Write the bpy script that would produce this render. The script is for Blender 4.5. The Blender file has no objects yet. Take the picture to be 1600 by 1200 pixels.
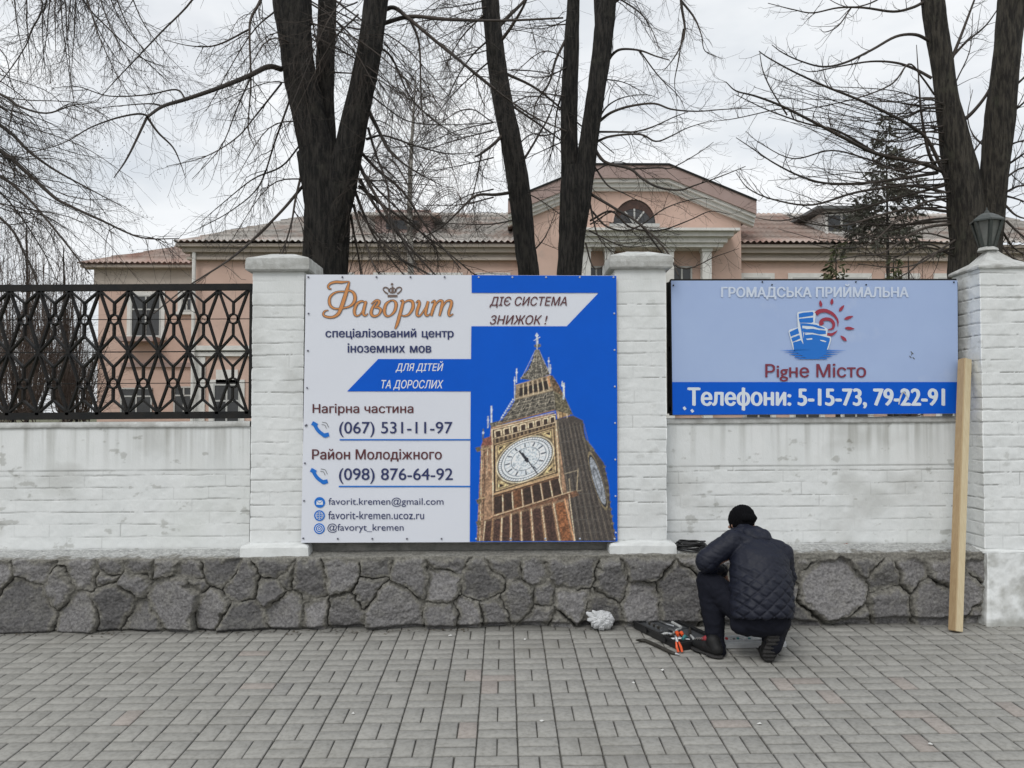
import bpy, bmesh, math, random
import numpy as np
from mathutils import Vector, Matrix, Euler
R = math.radians
sc = bpy.context.scene
col = sc.collection
# ------------------------------------------------------------------ camera, sky, sun, exposure
F = 1307.0
cam = bpy.data.cameras.new('camera'); camo = bpy.data.objects.new('camera', cam); col.objects.link(camo)
cam.sensor_width = 36.0; cam.lens = F / 1600 * 36.0; cam.clip_end = 2000; cam.clip_start = 0.05
CAM = Vector((0, 0, 1.55)); camo.location = CAM
camo.rotation_euler = (R(90 + 1.885), 0, R(-0.526))
sc.camera = camo
ROT = Euler((R(90 + 1.885), 0, R(-0.526))).to_matrix()

w = bpy.data.worlds.new('World'); sc.world = w; w.use_nodes = True
wn = w.node_tree.nodes; wl = w.node_tree.links
for n in list(wn): wn.remove(n)
SUN_EL, SUN_AZ = 48.0, 205.0      # azimuth: clockwise from +Y
sky = wn.new('ShaderNodeTexSky'); sky.sky_type = 'NISHITA'; sky.sun_disc = False
sky.sun_elevation = R(SUN_EL); sky.sun_rotation = R(SUN_AZ); sky.air_density = 1.0; sky.dust_density = 2.0
tc = wn.new('ShaderNodeTexCoord')
mp = wn.new('ShaderNodeMapping'); mp.inputs['Scale'].default_value = (1.0, 1.0, 2.6)
nz = wn.new('ShaderNodeTexNoise'); nz.inputs['Scale'].default_value = 2.0; nz.inputs['Detail'].default_value = 6; nz.inputs['Roughness'].default_value = 0.55
nz.inputs['Distortion'].default_value = 0.4
cr = wn.new('ShaderNodeValToRGB'); cr.color_ramp.elements[0].position = 0.40; cr.color_ramp.elements[1].position = 0.56
cr.color_ramp.elements[0].color = (0.80, 0.80, 0.80, 1)
nz2 = wn.new('ShaderNodeTexNoise'); nz2.inputs['Scale'].default_value = 5.0; nz2.inputs['Detail'].default_value = 4
cr2 = wn.new('ShaderNodeValToRGB'); cr2.color_ramp.elements[0].position = 0.3; cr2.color_ramp.elements[1].position = 0.7
cr2.color_ramp.elements[0].color = (8.2, 8.6, 9.0, 1); cr2.color_ramp.elements[1].color = (10.2, 10.35, 10.5, 1)
mx = wn.new('ShaderNodeMix'); mx.data_type = 'RGBA'
bg = wn.new('ShaderNodeBackground'); bg.inputs['Strength'].default_value = 0.1
wo = wn.new('ShaderNodeOutputWorld')
wl.new(tc.outputs['Generated'], mp.inputs['Vector']); wl.new(mp.outputs[0], nz.inputs['Vector']); wl.new(mp.outputs[0], nz2.inputs['Vector'])
wl.new(nz.outputs['Fac'], cr.inputs[0]); wl.new(nz2.outputs['Fac'], cr2.inputs[0])
wl.new(cr.outputs[0], mx.inputs['Factor']); wl.new(sky.outputs[0], mx.inputs['A']); wl.new(cr2.outputs[0], mx.inputs['B'])
wl.new(mx.outputs['Result'], bg.inputs['Color']); wl.new(bg.outputs[0], wo.inputs['Surface'])
sl = bpy.data.lights.new('sun', 'SUN'); sl.energy = 1.1; sl.angle = R(22); sl.color = (1.0, 0.98, 0.95)
so = bpy.data.objects.new('sun', sl); col.objects.link(so)
sd = Vector((math.sin(R(SUN_AZ)) * math.cos(R(SUN_EL)), math.cos(R(SUN_AZ)) * math.cos(R(SUN_EL)), math.sin(R(SUN_EL))))
so.rotation_euler = sd.to_track_quat('Z', 'Y').to_euler()
sc.view_settings.view_transform = 'Standard'; sc.view_settings.look = 'None'
sc.view_settings.exposure = 0.0; sc.view_settings.gamma = 1.0; sc.view_settings.use_curve_mapping = False
try:
    sc.cycles.max_bounces = 6; sc.cycles.diffuse_bounces = 3; sc.cycles.transparent_max_bounces = 8
except Exception: pass

# ------------------------------------------------------------------ helpers
def P(px, py, Y):
    d = ROT @ Vector(((px - 800) / F, (600 - py) / F, -1.0))
    return CAM + d * (Y / d.y)
def gz(X, Y): return 0.0329 * (Y - 6.05) + 0.0065 * X
def G(px, py):
    d = ROT @ Vector(((px - 800) / F, (600 - py) / F, -1.0))
    t = (0.0329 * 6.05 + 1.55) / (0.0329 * d.y + 0.0065 * d.x - d.z)
    return CAM + d * t
def link(name, me, parent=None):
    o = bpy.data.objects.new(name, me); col.objects.link(o)
    if parent is not None: o.parent = parent
    return o
def tag(o, label=None, cat=None, group=None, kind=None):
    if label: o['label'] = label
    if cat: o['category'] = cat
    if group: o['group'] = group
    if kind or cat: o['kind'] = kind or 'thing'
    return o
def thing(name, label, cat, loc=(0, 0, 0), group=None):
    o = bpy.data.objects.new(name, None); col.objects.link(o); o.location = loc
    return tag(o, label, cat, group)
def child(o, parent):
    # keep world placement while parented to an Empty with a pure translation
    o.parent = parent; o.location = Vector(o.location) - Vector(parent.location) if parent.parent is None else o.location
    return o
def mesh_from(name, V, Fc, mats=None, smooth=False, mi=None, attrs=None):
    V = np.asarray(V, dtype=np.float32); me = bpy.data.meshes.new(name)
    if isinstance(Fc, np.ndarray):
        n, k = Fc.shape
        me.vertices.add(len(V)); me.vertices.foreach_set('co', V.ravel())
        me.loops.add(n * k); me.loops.foreach_set('vertex_index', Fc.astype(np.int32).ravel())
        me.polygons.add(n); me.polygons.foreach_set('loop_start', np.arange(0, n * k, k, dtype=np.int32))
        try: me.polygons.foreach_set('loop_total', np.full(n, k, dtype=np.int32))
        except Exception: pass
        me.update(calc_edges=True)
    else:
        me.from_pydata([tuple(map(float, v)) for v in V], [], Fc); me.update()
    me.validate()
    for m in (mats if isinstance(mats, (list, tuple)) else [mats] if mats else []): me.materials.append(m)
    if mi is not None: me.polygons.foreach_set('material_index', np.asarray(mi, dtype=np.int32))
    if smooth: me.polygons.foreach_set('use_smooth', np.ones(len(me.polygons), dtype=bool))
    for k, a in (attrs or {}).items():
        a = np.asarray(a, dtype=np.float32)
        if a.ndim == 1:
            at = me.attributes.new(k, 'FLOAT', 'POINT'); at.data.foreach_set('value', a)
        else:
            at = me.color_attributes.new(k, 'FLOAT_COLOR', 'POINT')
            if a.shape[1] == 3: a = np.concatenate([a, np.ones((len(a), 1), np.float32)], 1)
            at.data.foreach_set('color', a.ravel())
    return me
def obj(name, V, Fc, mats=None, parent=None, **kw):
    """one mesh object in WORLD coordinates; when parent is an Empty it is re-based on the parent's origin"""
    V = np.asarray(V, dtype=np.float64).reshape(-1, 3)
    if parent is not None:
        V = V - np.array(wpos(parent))
    elif kw.pop('rebase', True):
        pass
    kw.pop('rebase', None)
    return link(name, mesh_from(name, V, Fc, mats, **kw), parent)
def wpos(o):
    p = Vector((0, 0, 0))
    while o is not None: p += Vector(o.location); o = o.parent
    return p
class MB:
    def __init__(s): s.v = []; s.f = []; s.m = []
    def add(s, V, Fs, m=0):
        b = len(s.v); s.v.extend([tuple(v) for v in V]); s.f.extend([tuple(i + b for i in f) for f in Fs]); s.m.extend([m] * len(Fs)); return s
    def box(s, a, b, m=0):
        x0, y0, z0 = a; x1, y1, z1 = b
        return s.add([(x0,y0,z0),(x1,y0,z0),(x1,y1,z0),(x0,y1,z0),(x0,y0,z1),(x1,y0,z1),(x1,y1,z1),(x0,y1,z1)],
            [(0,3,2,1),(4,5,6,7),(0,1,5,4),(1,2,6,5),(2,3,7,6),(3,0,4,7)], m)
    def hexa(s, q, m=0):   # eight points: four of the near face (ccw), four of the far face
        return s.add(q, [(0,1,2,3),(7,6,5,4),(0,4,5,1),(1,5,6,2),(2,6,7,3),(3,7,4,0)], m)
    def bar(s, p, q, wx, wy, up=(0, 1, 0), m=0):
        p = Vector(p); q = Vector(q); d = (q - p).normalized(); u = Vector(up); n = d.cross(u)
        if n.length < 1e-6: n = d.cross(Vector((1, 0, 0)))
        n.normalize(); u = n.cross(d).normalized()
        c = [p + n*a*wx/2 + u*b*wy/2 for a, b in ((-1,-1),(1,-1),(1,1),(-1,1))] + [q + n*a*wx/2 + u*b*wy/2 for a, b in ((-1,-1),(1,-1),(1,1),(-1,1))]
        return s.add(c, [(3,2,1,0),(4,5,6,7),(0,1,5,4),(1,2,6,5),(2,3,7,6),(3,0,4,7)], m)
    def tube(s, pts, rad, n=8, m=0, cap=True):
        V, Fs = tube_np(np.array([tuple(p) for p in pts], float), np.array(rad if hasattr(rad, '__len__') else [rad] * len(pts), float), n, cap)
        return s.add(V, Fs, m)
    def build(s, name, mats, parent=None, smooth=False, **kw):
        return obj(name, s.v, s.f, mats, parent, smooth=smooth, mi=s.m, **kw)
def frames(pts):
    t = np.gradient(pts, axis=0); t /= np.linalg.norm(t, axis=1)[:, None] + 1e-12
    ref = np.array([0.0, 0.0, 1.0]) if abs(t[0][2]) < 0.9 else np.array([0.0, 1.0, 0.0])
    a = np.cross(t, ref); ln = np.linalg.norm(a, axis=1)[:, None]; a = a / np.maximum(ln, 1e-6); b = np.cross(t, a)
    return a, b
def tube_np(pts, rad, n, cap=False):
    a, b = frames(pts); th = np.linspace(0, 2 * np.pi, n, endpoint=False)
    V = pts[:, None, :] + rad[:, None, None] * (np.cos(th)[None, :, None] * a[:, None, :] + np.sin(th)[None, :, None] * b[:, None, :])
    m = len(pts); i = np.arange(m - 1)[:, None] * n; j = np.arange(n)[None, :]; j2 = (j + 1) % n
    Fs = np.stack([i + j, i + j2, i + n + j2, i + n + j], -1).reshape(-1, 4)
    if cap: return V.reshape(-1, 3), [tuple(f) for f in Fs] + [tuple(range(n))[::-1], tuple(range((m - 1) * n, m * n))]
    return V.reshape(-1, 3), Fs
def tubes(polys):
    """many (pts, radii, sides) -> one V, F array"""
    Vs, Fs, b = [], [], 0
    for pts, rad, n in polys:
        V, Fq = tube_np(pts, rad, n); Vs.append(V); Fs.append(Fq + b); b += len(V)
    return np.concatenate(Vs), np.concatenate(Fs)
def smooth_poly(pts, k=6):
    p = np.asarray(pts, float); p = np.vstack([2*p[0]-p[1], p, 2*p[-1]-p[-2]]); out = []
    for i in range(1, len(p) - 2):
        for t in np.linspace(0, 1, k, endpoint=False):
            out.append(0.5*((2*p[i]) + (-p[i-1]+p[i+1])*t + (2*p[i-1]-5*p[i]+4*p[i+1]-p[i+2])*t*t + (-p[i-1]+3*p[i]-3*p[i+1]+p[i+2])*t**3))
    out.append(p[-2]); return np.array(out)
# value noise
def _h(ix, iy, seed):
    n = (ix.astype(np.int64) * 374761393 + iy.astype(np.int64) * 668265263 + seed * 1274126177) & 0xffffffff
    n = ((n ^ (n >> 13)) * 1274126177) & 0xffffffff
    return ((n ^ (n >> 16)) & 0xffff) / 65535.0
def vn(x, y, seed=0):
    x = np.asarray(x, float); y = np.asarray(y, float); ix = np.floor(x); iy = np.floor(y); fx = x - ix; fy = y - iy
    ux = fx*fx*(3-2*fx); uy = fy*fy*(3-2*fy)
    a = _h(ix, iy, seed); b = _h(ix+1, iy, seed); c = _h(ix, iy+1, seed); d = _h(ix+1, iy+1, seed)
    return (a*(1-ux)+b*ux)*(1-uy) + (c*(1-ux)+d*ux)*uy
def fbm(x, y, seed=0, o=4):
    s = 0; a = 0.5; t = 0
    for k in range(o): s = s + a*vn(x*2**k, y*2**k, seed + k*17); t += a; a *= 0.55
    return s / t - 0.5
def sstep(e0, e1, x):
    t = np.clip((x - e0) / (e1 - e0), 0, 1); return t*t*(3-2*t)
def gridfaces(n, m):
    i = np.arange(n-1)[:, None]*m; j = np.arange(m-1)[None, :]
    return np.stack([i+j, i+j+1, i+m+j+1, i+m+j], -1).reshape(-1, 4)
# ------------------------------------------------------------------ materials
def mat(name, c=(0.5,0.5,0.5), rough=0.8, c2=None, scale=8.0, detail=5, lo=0.35, hi=0.65, bump=0.0, bscale=None, attr=None, ac=None, spec=0.5, metal=0.0,
        stretch=None, vcol=None, c3=None, s3=1.0, lo3=0.55, hi3=0.7, sheen=0.0, coat=0.0, bdist=0.01):
    m = bpy.data.materials.new(name); m.use_nodes = True; N = m.node_tree.nodes; L = m.node_tree.links
    b = N['Principled BSDF']; b.inputs['Roughness'].default_value = rough; b.inputs['Metallic'].default_value = metal
    b.inputs['Specular IOR Level'].default_value = spec
    if sheen: b.inputs['Sheen Weight'].default_value = sheen
    if coat: b.inputs['Coat Weight'].default_value = coat
    t = N.new('ShaderNodeTexCoord'); vec = t.outputs['Object']
    if stretch:
        q = N.new('ShaderNodeMapping'); q.inputs['Scale'].default_value = stretch; L.new(vec, q.inputs[0]); svec = q.outputs[0]
    else: svec = vec
    cur = None
    if vcol:
        a = N.new('ShaderNodeVertexColor'); a.layer_name = vcol; cur = a.outputs['Color']
    if c2 is not None:
        n = N.new('ShaderNodeTexNoise'); n.inputs['Scale'].default_value = scale; n.inputs['Detail'].default_value = detail; n.inputs['Roughness'].default_value = 0.65
        L.new(svec, n.inputs['Vector']); r = N.new('ShaderNodeMapRange'); r.inputs['From Min'].default_value = lo; r.inputs['From Max'].default_value = hi
        L.new(n.outputs['Fac'], r.inputs['Value']); x = N.new('ShaderNodeMix'); x.data_type = 'RGBA'
        if cur: 
            x.blend_type = 'MULTIPLY'; L.new(cur, x.inputs['A']); x.inputs['B'].default_value = (*c2, 1)
        else:
            x.inputs['A'].default_value = (*c, 1); x.inputs['B'].default_value = (*c2, 1)
        L.new(r.outputs[0], x.inputs['Factor']); cur = x.outputs['Result']
    if c3 is not None:
        n = N.new('ShaderNodeTexNoise'); n.inputs['Scale'].default_value = s3; n.inputs['Detail'].default_value = 6; n.inputs['Roughness'].default_value = 0.6
        L.new(vec, n.inputs['Vector']); r = N.new('ShaderNodeMapRange'); r.inputs['From Min'].default_value = lo3; r.inputs['From Max'].default_value = hi3
        L.new(n.outputs['Fac'], r.inputs['Value']); x = N.new('ShaderNodeMix'); x.data_type = 'RGBA'
        if cur: L.new(cur, x.inputs['A'])
        else: x.inputs['A'].default_value = (*c, 1)
        x.inputs['B'].default_value = (*c3, 1); L.new(r.outputs[0], x.inputs['Factor']); cur = x.outputs['Result']
    if attr:
        for an, acol in (attr if isinstance(attr, list) else [(attr, ac)]):
            a = N.new('ShaderNodeAttribute'); a.attribute_name = an; x = N.new('ShaderNodeMix'); x.data_type = 'RGBA'
            if cur: L.new(cur, x.inputs['A'])
            else: x.inputs['A'].default_value = (*c, 1)
            x.inputs['B'].default_value = (*acol, 1); L.new(a.outputs['Fac'], x.inputs['Factor']); cur = x.outputs['Result']
    if cur: L.new(cur, b.inputs['Base Color'])
    else: b.inputs['Base Color'].default_value = (*c, 1)
    if bump:
        n = N.new('ShaderNodeTexNoise'); n.inputs['Scale'].default_value = bscale or scale*4; n.inputs['Detail'].default_value = 6; n.inputs['Roughness'].default_value = 0.7
        L.new(svec, n.inputs['Vector']); u = N.new('ShaderNodeBump'); u.inputs['Strength'].default_value = bump; u.inputs['Distance'].default_value = bdist
        L.new(n.outputs['Fac'], u.inputs['Height']); L.new(u.outputs[0], b.inputs['Normal'])
    return m
M = {}
M['white'] = mat('white_paint', (0.76,0.775,0.77), 0.85, (0.70,0.72,0.715), 3.0, stretch=(1.5,1.5,0.6), bump=0.25, bscale=60, attr=[('dirt',(0.33,0.33,0.30)),('joint',(0.22,0.22,0.21))], c3=(0.67,0.69,0.67), s3=1.3, lo3=0.5, hi3=0.75)
M['whiteside'] = mat('white_paint_plain', (0.75,0.765,0.755), 0.85, (0.62,0.635,0.625), 5.0, bump=0.4, bscale=40)
M['cap'] = mat('weathered_cap', (0.58,0.59,0.575), 0.9, (0.38,0.38,0.36), 9.0, bump=0.5, bscale=45, c3=(0.68,0.69,0.675), s3=5.0)
M['stone'] = mat('rubble_stone', rough=0.85, vcol='col', c2=(0.55,0.55,0.56), scale=55, bump=0.8, bscale=60, lo=0.40, hi=0.62)
M['iron'] = mat('black_iron', (0.008,0.009,0.010), 0.6, (0.018,0.016,0.014), 12, bump=0.2, spec=0.25)
M['darkgrey'] = mat('grey_steel', (0.14,0.15,0.15), 0.5, (0.1,0.1,0.1), 10)
M['mortar'] = mat('grey_mortar', (0.27,0.262,0.24), 0.95, (0.16,0.158,0.145), 10, bump=0.6, bscale=50)
M['vinyl'] = mat('banner_vinyl', (0.73,0.755,0.82), 0.5, (0.715,0.74,0.81), 2.0, bump=0.03, bscale=3)
M['blue'] = mat('banner_blue', (0.0,0.105,0.62), 0.55, (0.0,0.098,0.58), 3.0, spec=0.2)
M['navy'] = mat('ink_navy', (0.02,0.03,0.12), 0.5)
M['maroon'] = mat('ink_maroon', (0.10,0.02,0.025), 0.5)
M['orange'] = mat('ink_orange', (0.62,0.26,0.08), 0.5)
M['inkgrey'] = mat('ink_grey_outline', (0.16,0.11,0.09), 0.5)
M['inkwhite'] = mat('ink_white', (0.75,0.78,0.84), 0.5)
M['lightblue'] = mat('billboard_blue', (0.39,0.50,0.74), 0.5, (0.36,0.465,0.715), 1.2, spec=0.3, c3=(0.50,0.58,0.75), s3=1.1)
M['faded'] = mat('faded_lettering', (0.64,0.71,0.82), 0.45, (0.56,0.64,0.79), 14)
M['billwhite'] = mat('billboard_white', (0.70,0.76,0.82), 0.45, (0.66,0.73,0.81), 20)
M['billred'] = mat('billboard_red', (0.33,0.03,0.06), 0.45)
M['billtext'] = mat('billboard_maroon', (0.20,0.025,0.05), 0.45)
M['bill_blue'] = mat('billboard_deep_blue', (0.004,0.16,0.60), 0.45)
M['print'] = mat('printed_picture', rough=0.42, vcol='col')
M['screw'] = mat('screw_head', (0.16,0.16,0.2), 0.35, metal=0.6)
M['screwlight'] = mat('screw_head_pale', (0.45,0.5,0.6), 0.35)
M['soil'] = mat('ground_soil', (0.09,0.08,0.055), 0.95, (0.13,0.14,0.06), 1.5, bump=0.5)
M['sand'] = mat('joint_sand', (0.085,0.08,0.068), 0.95, (0.13,0.122,0.105), 30)
M['paver'] = mat('concrete_paver', rough=0.85, vcol='col', c2=(0.70,0.70,0.69), scale=38, bump=0.45, bscale=170, lo=0.42, hi=0.72, c3=(0.20,0.19,0.165), s3=1.4, lo3=0.55, hi3=0.9, bdist=0.004)
# ------------------------------------------------------------------ ground and pavement
def build_ground():
    ys = [-300, -60, -7, 0, 6.0, 6.4, 7.2, 12, 40, 150, 1200]
    xs = [-900, -60, -20, -8, -4, 0, 4, 8, 20, 60, 900]
    V = []
    for y in ys:
        for x in xs:
            if y <= 6.0: z = gz(max(-20, min(20, x)), max(-7, y)) - 0.05
            elif y < 7: z = gz(max(-20, min(20, x)), 6.0) - 0.05
            else: z = 0.0
            V.append((x, y, z))
    o = obj('ground', V, gridfaces(len(ys), len(xs)), M['soil']); tag(o, kind='structure')
    xs = np.linspace(-12, 12, 25); ys = np.linspace(-2, 6.25, 10)
    V = [(x, y, gz(x, y) - 0.012) for y in ys for x in xs]
    tag(obj('pavement_bed', V, gridfaces(len(ys), len(xs)), M['sand']), kind='structure')
    rng = np.random.RandomState(3); Vs = []; Fs = []; C = []; b = 0
    g = 0.0023
    for i in range(-44, 45):
        for j in range(-14, 13):
            x0 = 0.065 + 0.2*i; cx0 = x0; y0 = 3.79 + 0.2*j
            if y0 > 6.16: continue
            vert = (i + j) % 2 == 0
            for k in range(2):
                if vert: a = (x0 + 0.1*k + g, y0 + g, x0 + 0.1*k + 0.1 - g, y0 + 0.2 - g)
                else: a = (x0 + g, y0 + 0.1*k + g, x0 + 0.2 - g, y0 + 0.1*k + 0.1 - g)
                j1, j2, j3, j4 = rng.uniform(-0.001, 0.001, 4); mo = 0.0006; a = (max(a[0], x0+g+mo)+j1, max(a[1], y0+g+mo)+j2+0.0014, min(a[2], x0+0.2-g-mo)+j3, min(a[3], y0+0.2-g-mo)+j4-0.0014)
                h = rng.uniform(-0.001, 0.001) + 0.006*fbm(np.array([cx0*1.7]), np.array([y0*1.7]), 8)[0]; tx, ty = rng.uniform(-0.006, 0.006, 2); e = 0.005
                cx, cy = (a[0]+a[2])/2, (a[1]+a[3])/2
                for (q, dz) in ((0, -0.016), (0, -0.005), (e, 0)):
                    for (x, y) in ((a[0]+q, a[1]+q), (a[2]-q, a[1]+q), (a[2]-q, a[3]-q), (a[0]+q, a[3]-q)):
                        Vs.append((x, y, gz(x, y) + dz + h + tx*(x-cx) + ty*(y-cy)))
                for s in (0, 4):
                    for q in range(4): Fs.append((b+s+q, b+s+(q+1) % 4, b+s+4+(q+1) % 4, b+s+4+q))
                Fs.append((b+8, b+9, b+10, b+11)); b += 12
                v = 0.33 * (1 + rng.normal(0, 0.035)); c = np.array([v*1.0, v*0.975, v*0.895])
                t = rng.rand()
                red = 0.012 + (0.07 if (cx > 1.6 and cy > 3.9 and cy < 5.3) or cx < -1.9 and cy < 4.6 else 0)
                if t < red: c = c * np.array([1.04, 0.955, 0.94])
                elif t > 0.985: c = c * np.array([0.90, 0.90, 0.91])
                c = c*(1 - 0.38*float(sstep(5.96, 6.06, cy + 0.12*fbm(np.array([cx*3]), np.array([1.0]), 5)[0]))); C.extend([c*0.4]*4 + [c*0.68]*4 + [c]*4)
    C = np.array(C); Va = np.array(Vs)
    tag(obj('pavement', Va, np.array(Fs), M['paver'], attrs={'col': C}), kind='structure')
build_ground()
# ------------------------------------------------------------------ stone base wall
def sl(X): return 0.0065 * X          # the street climbs gently to the right, and the wall with it
SZ = lambda py, Y: P(788, py, Y).z
YS = 6.05
seeds = [(50,943,42),(62,895,20),(8,905,22),(105,922,16),(137,900,20),(137,948,26),(178,905,13),(183,940,32),(215,905,16),(232,965,17),(183,884,16),(225,884,18),(263,885,18),(278,937,38),(312,890,18),(310,912,12),(345,890,26),(335,945,26),
 (430,885,16),(378,912,22),(383,962,30),(427,922,14),(452,905,8),(486,908,27),(455,950,22),(503,957,18),(535,897,22),(583,893,18),(583,920,24),(543,957,24),(620,953,42),(648,906,24),(690,912,26),(697,886,12),(755,912,22),(690,962,22),(735,957,18),
 (767,955,18),(808,937,22),(795,888,16),(833,892,17),(895,892,36),(850,930,18),(890,942,28),(843,960,16),(870,972,8),(930,955,22),(955,910,22),(1000,890,20),(1005,943,32),(1060,938,38),(1110,890,20),(1120,940,30),(1165,920,30),(1190,960,26),
 (1212,915,18),(1298,922,52),(1325,968,22),(1375,905,16),(1430,900,22),(1390,945,28),(1455,940,34),(1350,885,16),(1225,884,14),(1470,888,22),(1515,930,26),(1270,882,10),(1310,880,10),(1240,970,14),(1545,960,20),(1550,900,24)]
_rs = random.Random(5)
x = -30
while x > -420:
    seeds += [(x, 900 + _rs.uniform(-12, 10), _rs.uniform(16, 30)), (x - 20, 950 + _rs.uniform(-10, 12), _rs.uniform(22, 40))]; x -= _rs.uniform(42, 66)
def build_stone():
    px0, px1 = -400, 1538; dx = 1.25
    n = int((px1 - px0)/dx) + 1; top = 868.0; bot = 990.0; nv = 96; nt = 12
    px = np.linspace(px0, px1, n); py = np.linspace(bot, top, nv)
    X = (px - 788) * YS / F; 
    PX, PY = np.meshgrid(px, py)
    # the slope of the street: seeds were read from the picture, so undo it for the pattern
    PYs = PY + (PX - 788) * 0.0 
    yy = PYs - (PX - 788) * 0.0075
    wx = PX + 20*fbm(PX/40, PY/40, 1) + 8*fbm(PX/11, PY/11, 7, 4); wy = yy + 18*fbm(PX/40, PY/40, 2) + 8*fbm(PX/11, PY/11, 8, 4)
    S = np.array(seeds, float)
    best = np.full(PX.shape, 1e9); sec = best.copy(); bi = np.zeros(PX.shape, int); si = bi.copy()
    for k, (sx, sy, sr) in enumerate(S):
        d = (wx - sx)**2 + ((wy - sy)*1.0)**2 - sr*sr*0.9
        m1 = d < best; m2 = (~m1) & (d < sec)
        sec = np.where(m1, best, np.where(m2, d, sec)); si = np.where(m1, bi, np.where(m2, k, si)); best = np.where(m1, d, best); bi = np.where(m1, k, bi)
    dist = np.hypot(S[bi,0]-S[si,0], S[bi,1]-S[si,1]); e = (sec - best) / (2*dist + 1e-6)
    rng = np.random.RandomState(11)
    off = rng.uniform(-0.012, 0.014, len(S)); tone = rng.uniform(0.55, 1.3, len(S)); tx = rng.uniform(-0.0013, 0.0013, len(S)); ty = rng.uniform(-0.0013, 0.0013, len(S)); off[rng.rand(len(S)) < 0.3] = -0.022
    crack = np.clip(fbm(PX/26, PY/26, 31)*5 + 0.55, 0, 1)      # where the joints are open rather than flush
    ed = sstep(0.2, 1.5 + 4.5*np.clip(fbm(PX/25, PY/25, 90)*3+0.4, 0, 1), e)
    H = 0.030*ed + off[bi]*ed + (tx[bi]*(PX - S[bi,0]) + ty[bi]*(PY - S[bi,1]))*ed
    H += 0.024*fbm(PX/15, PY/13, 3, 6)*(0.35 + ed) + 0.012*fbm(PX/3.5, PY/3.0, 5, 3)
    H -= 0.034*(1 - sstep(0.1, 1.9, e))*crack
    # bottom undercut
    H -= 0.05*(1 - sstep(0, 7, (985 - 0.008*(PX-0)) - PY + 6*fbm(PX/30, PX*0, 9)))
    # top mortar strip
    tm = sstep(880, 872, yy + 16*fbm(PX/16, PX*0+3, 12, 4)); H = H*(1-tm) + tm*(0.012 + 0.02*fbm(PX/18, PY/5, 14, 4))
    Z = P(788, 0, YS).z*0 + np.array([SZ(v, YS) for v in py])[:, None] + sl(X)[None, :]
    V = np.stack([np.broadcast_to(X, PX.shape), YS - H, Z], -1)
    c = np.stack([0.215*tone[bi], 0.208*tone[bi], 0.206*tone[bi]], -1)
    lich = np.clip(fbm(PX/18, PY/18, 21, 5)*4, 0, 1)[..., None]; c = c*(1 - 0.25*lich) + np.array([0.29,0.28,0.24])*0.25*lich
    mort = np.array([0.29, 0.28, 0.245]); mm = ((1 - sstep(0.6, 3.6, e))*np.clip(fbm(PX/30, PY/30, 95)*3+0.45, 0, 1))[..., None]*0.8; c = c*(1-mm) + mort*mm
    # lime mortar smeared over the rims of the stones, the faces left bare
    sm_ = (1 - sstep(3.0, 8.5, e + 13*fbm(PX/9, PY/9, 97, 5) - 3.0*fbm(PX/60, PY/60, 98)))[..., None]*0.85; c = c*(1-sm_) + np.array([0.27, 0.258, 0.222])*(0.85+0.6*fbm(PX/5, PY/5, 99, 3))[..., None]*sm_
    H = H*(1-0.25*sm_[..., 0]); V[..., 1] = YS - H
    dk = ((1 - sstep(0.2, 1.5, e))*crack)[..., None]; c = c*(1-0.72*dk)
    c = c*(1-tm[..., None]) + np.array([0.25,0.24,0.21])*tm[..., None]
    sp = (vn(PX/2.2, PY/2.2, 77) > 0.93)[..., None]*0.5*(vn(PX/30, PY/30, 78) > 0.6)[..., None]; c = c*(1-sp) + np.array([0.4,0.4,0.38])*sp
    # low ledge running back to the foot of the white wall
    rows = []; crow = []
    zt = V[-1, :, 2]; yt = V[-1, :, 1]
    for q in range(1, nt+1):
        t = q/nt; y = yt*(1-t) + 6.33*t; z = zt + 0.030*t + 0.020*(fbm(px/16, px*0 + q*0.8, 40, 4))*(1-t)
        rows.append(np.stack([X, y, z], -1)); wp = (sstep(0.02, 0.3, t + 0.9*fbm(px/10, px*0+q*.5, 46, 4))*np.where((px > 470) & (px < 965), 0.12, 0.85))[:, None]; crow.append((np.array([0.26,0.25,0.22])[None]*(1-wp) + np.array([0.58,0.59,0.575])[None]*wp)*(0.95 + 0.6*fbm(px/9, px*0+q, 44)[:, None]))
    V = np.concatenate([V, np.array(rows)], 0); c = np.concatenate([c, np.array(crow)], 0)
    # the right-hand end face
    o = obj('stone_wall', V.reshape(-1, 3), gridfaces(V.shape[0], n), M['stone'], smooth=True, attrs={'col': c.reshape(-1, 3)})
    tag(o, 'low dark rubble stone wall along the pavement, carrying the white brick fence', 'wall')
build_stone()
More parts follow.
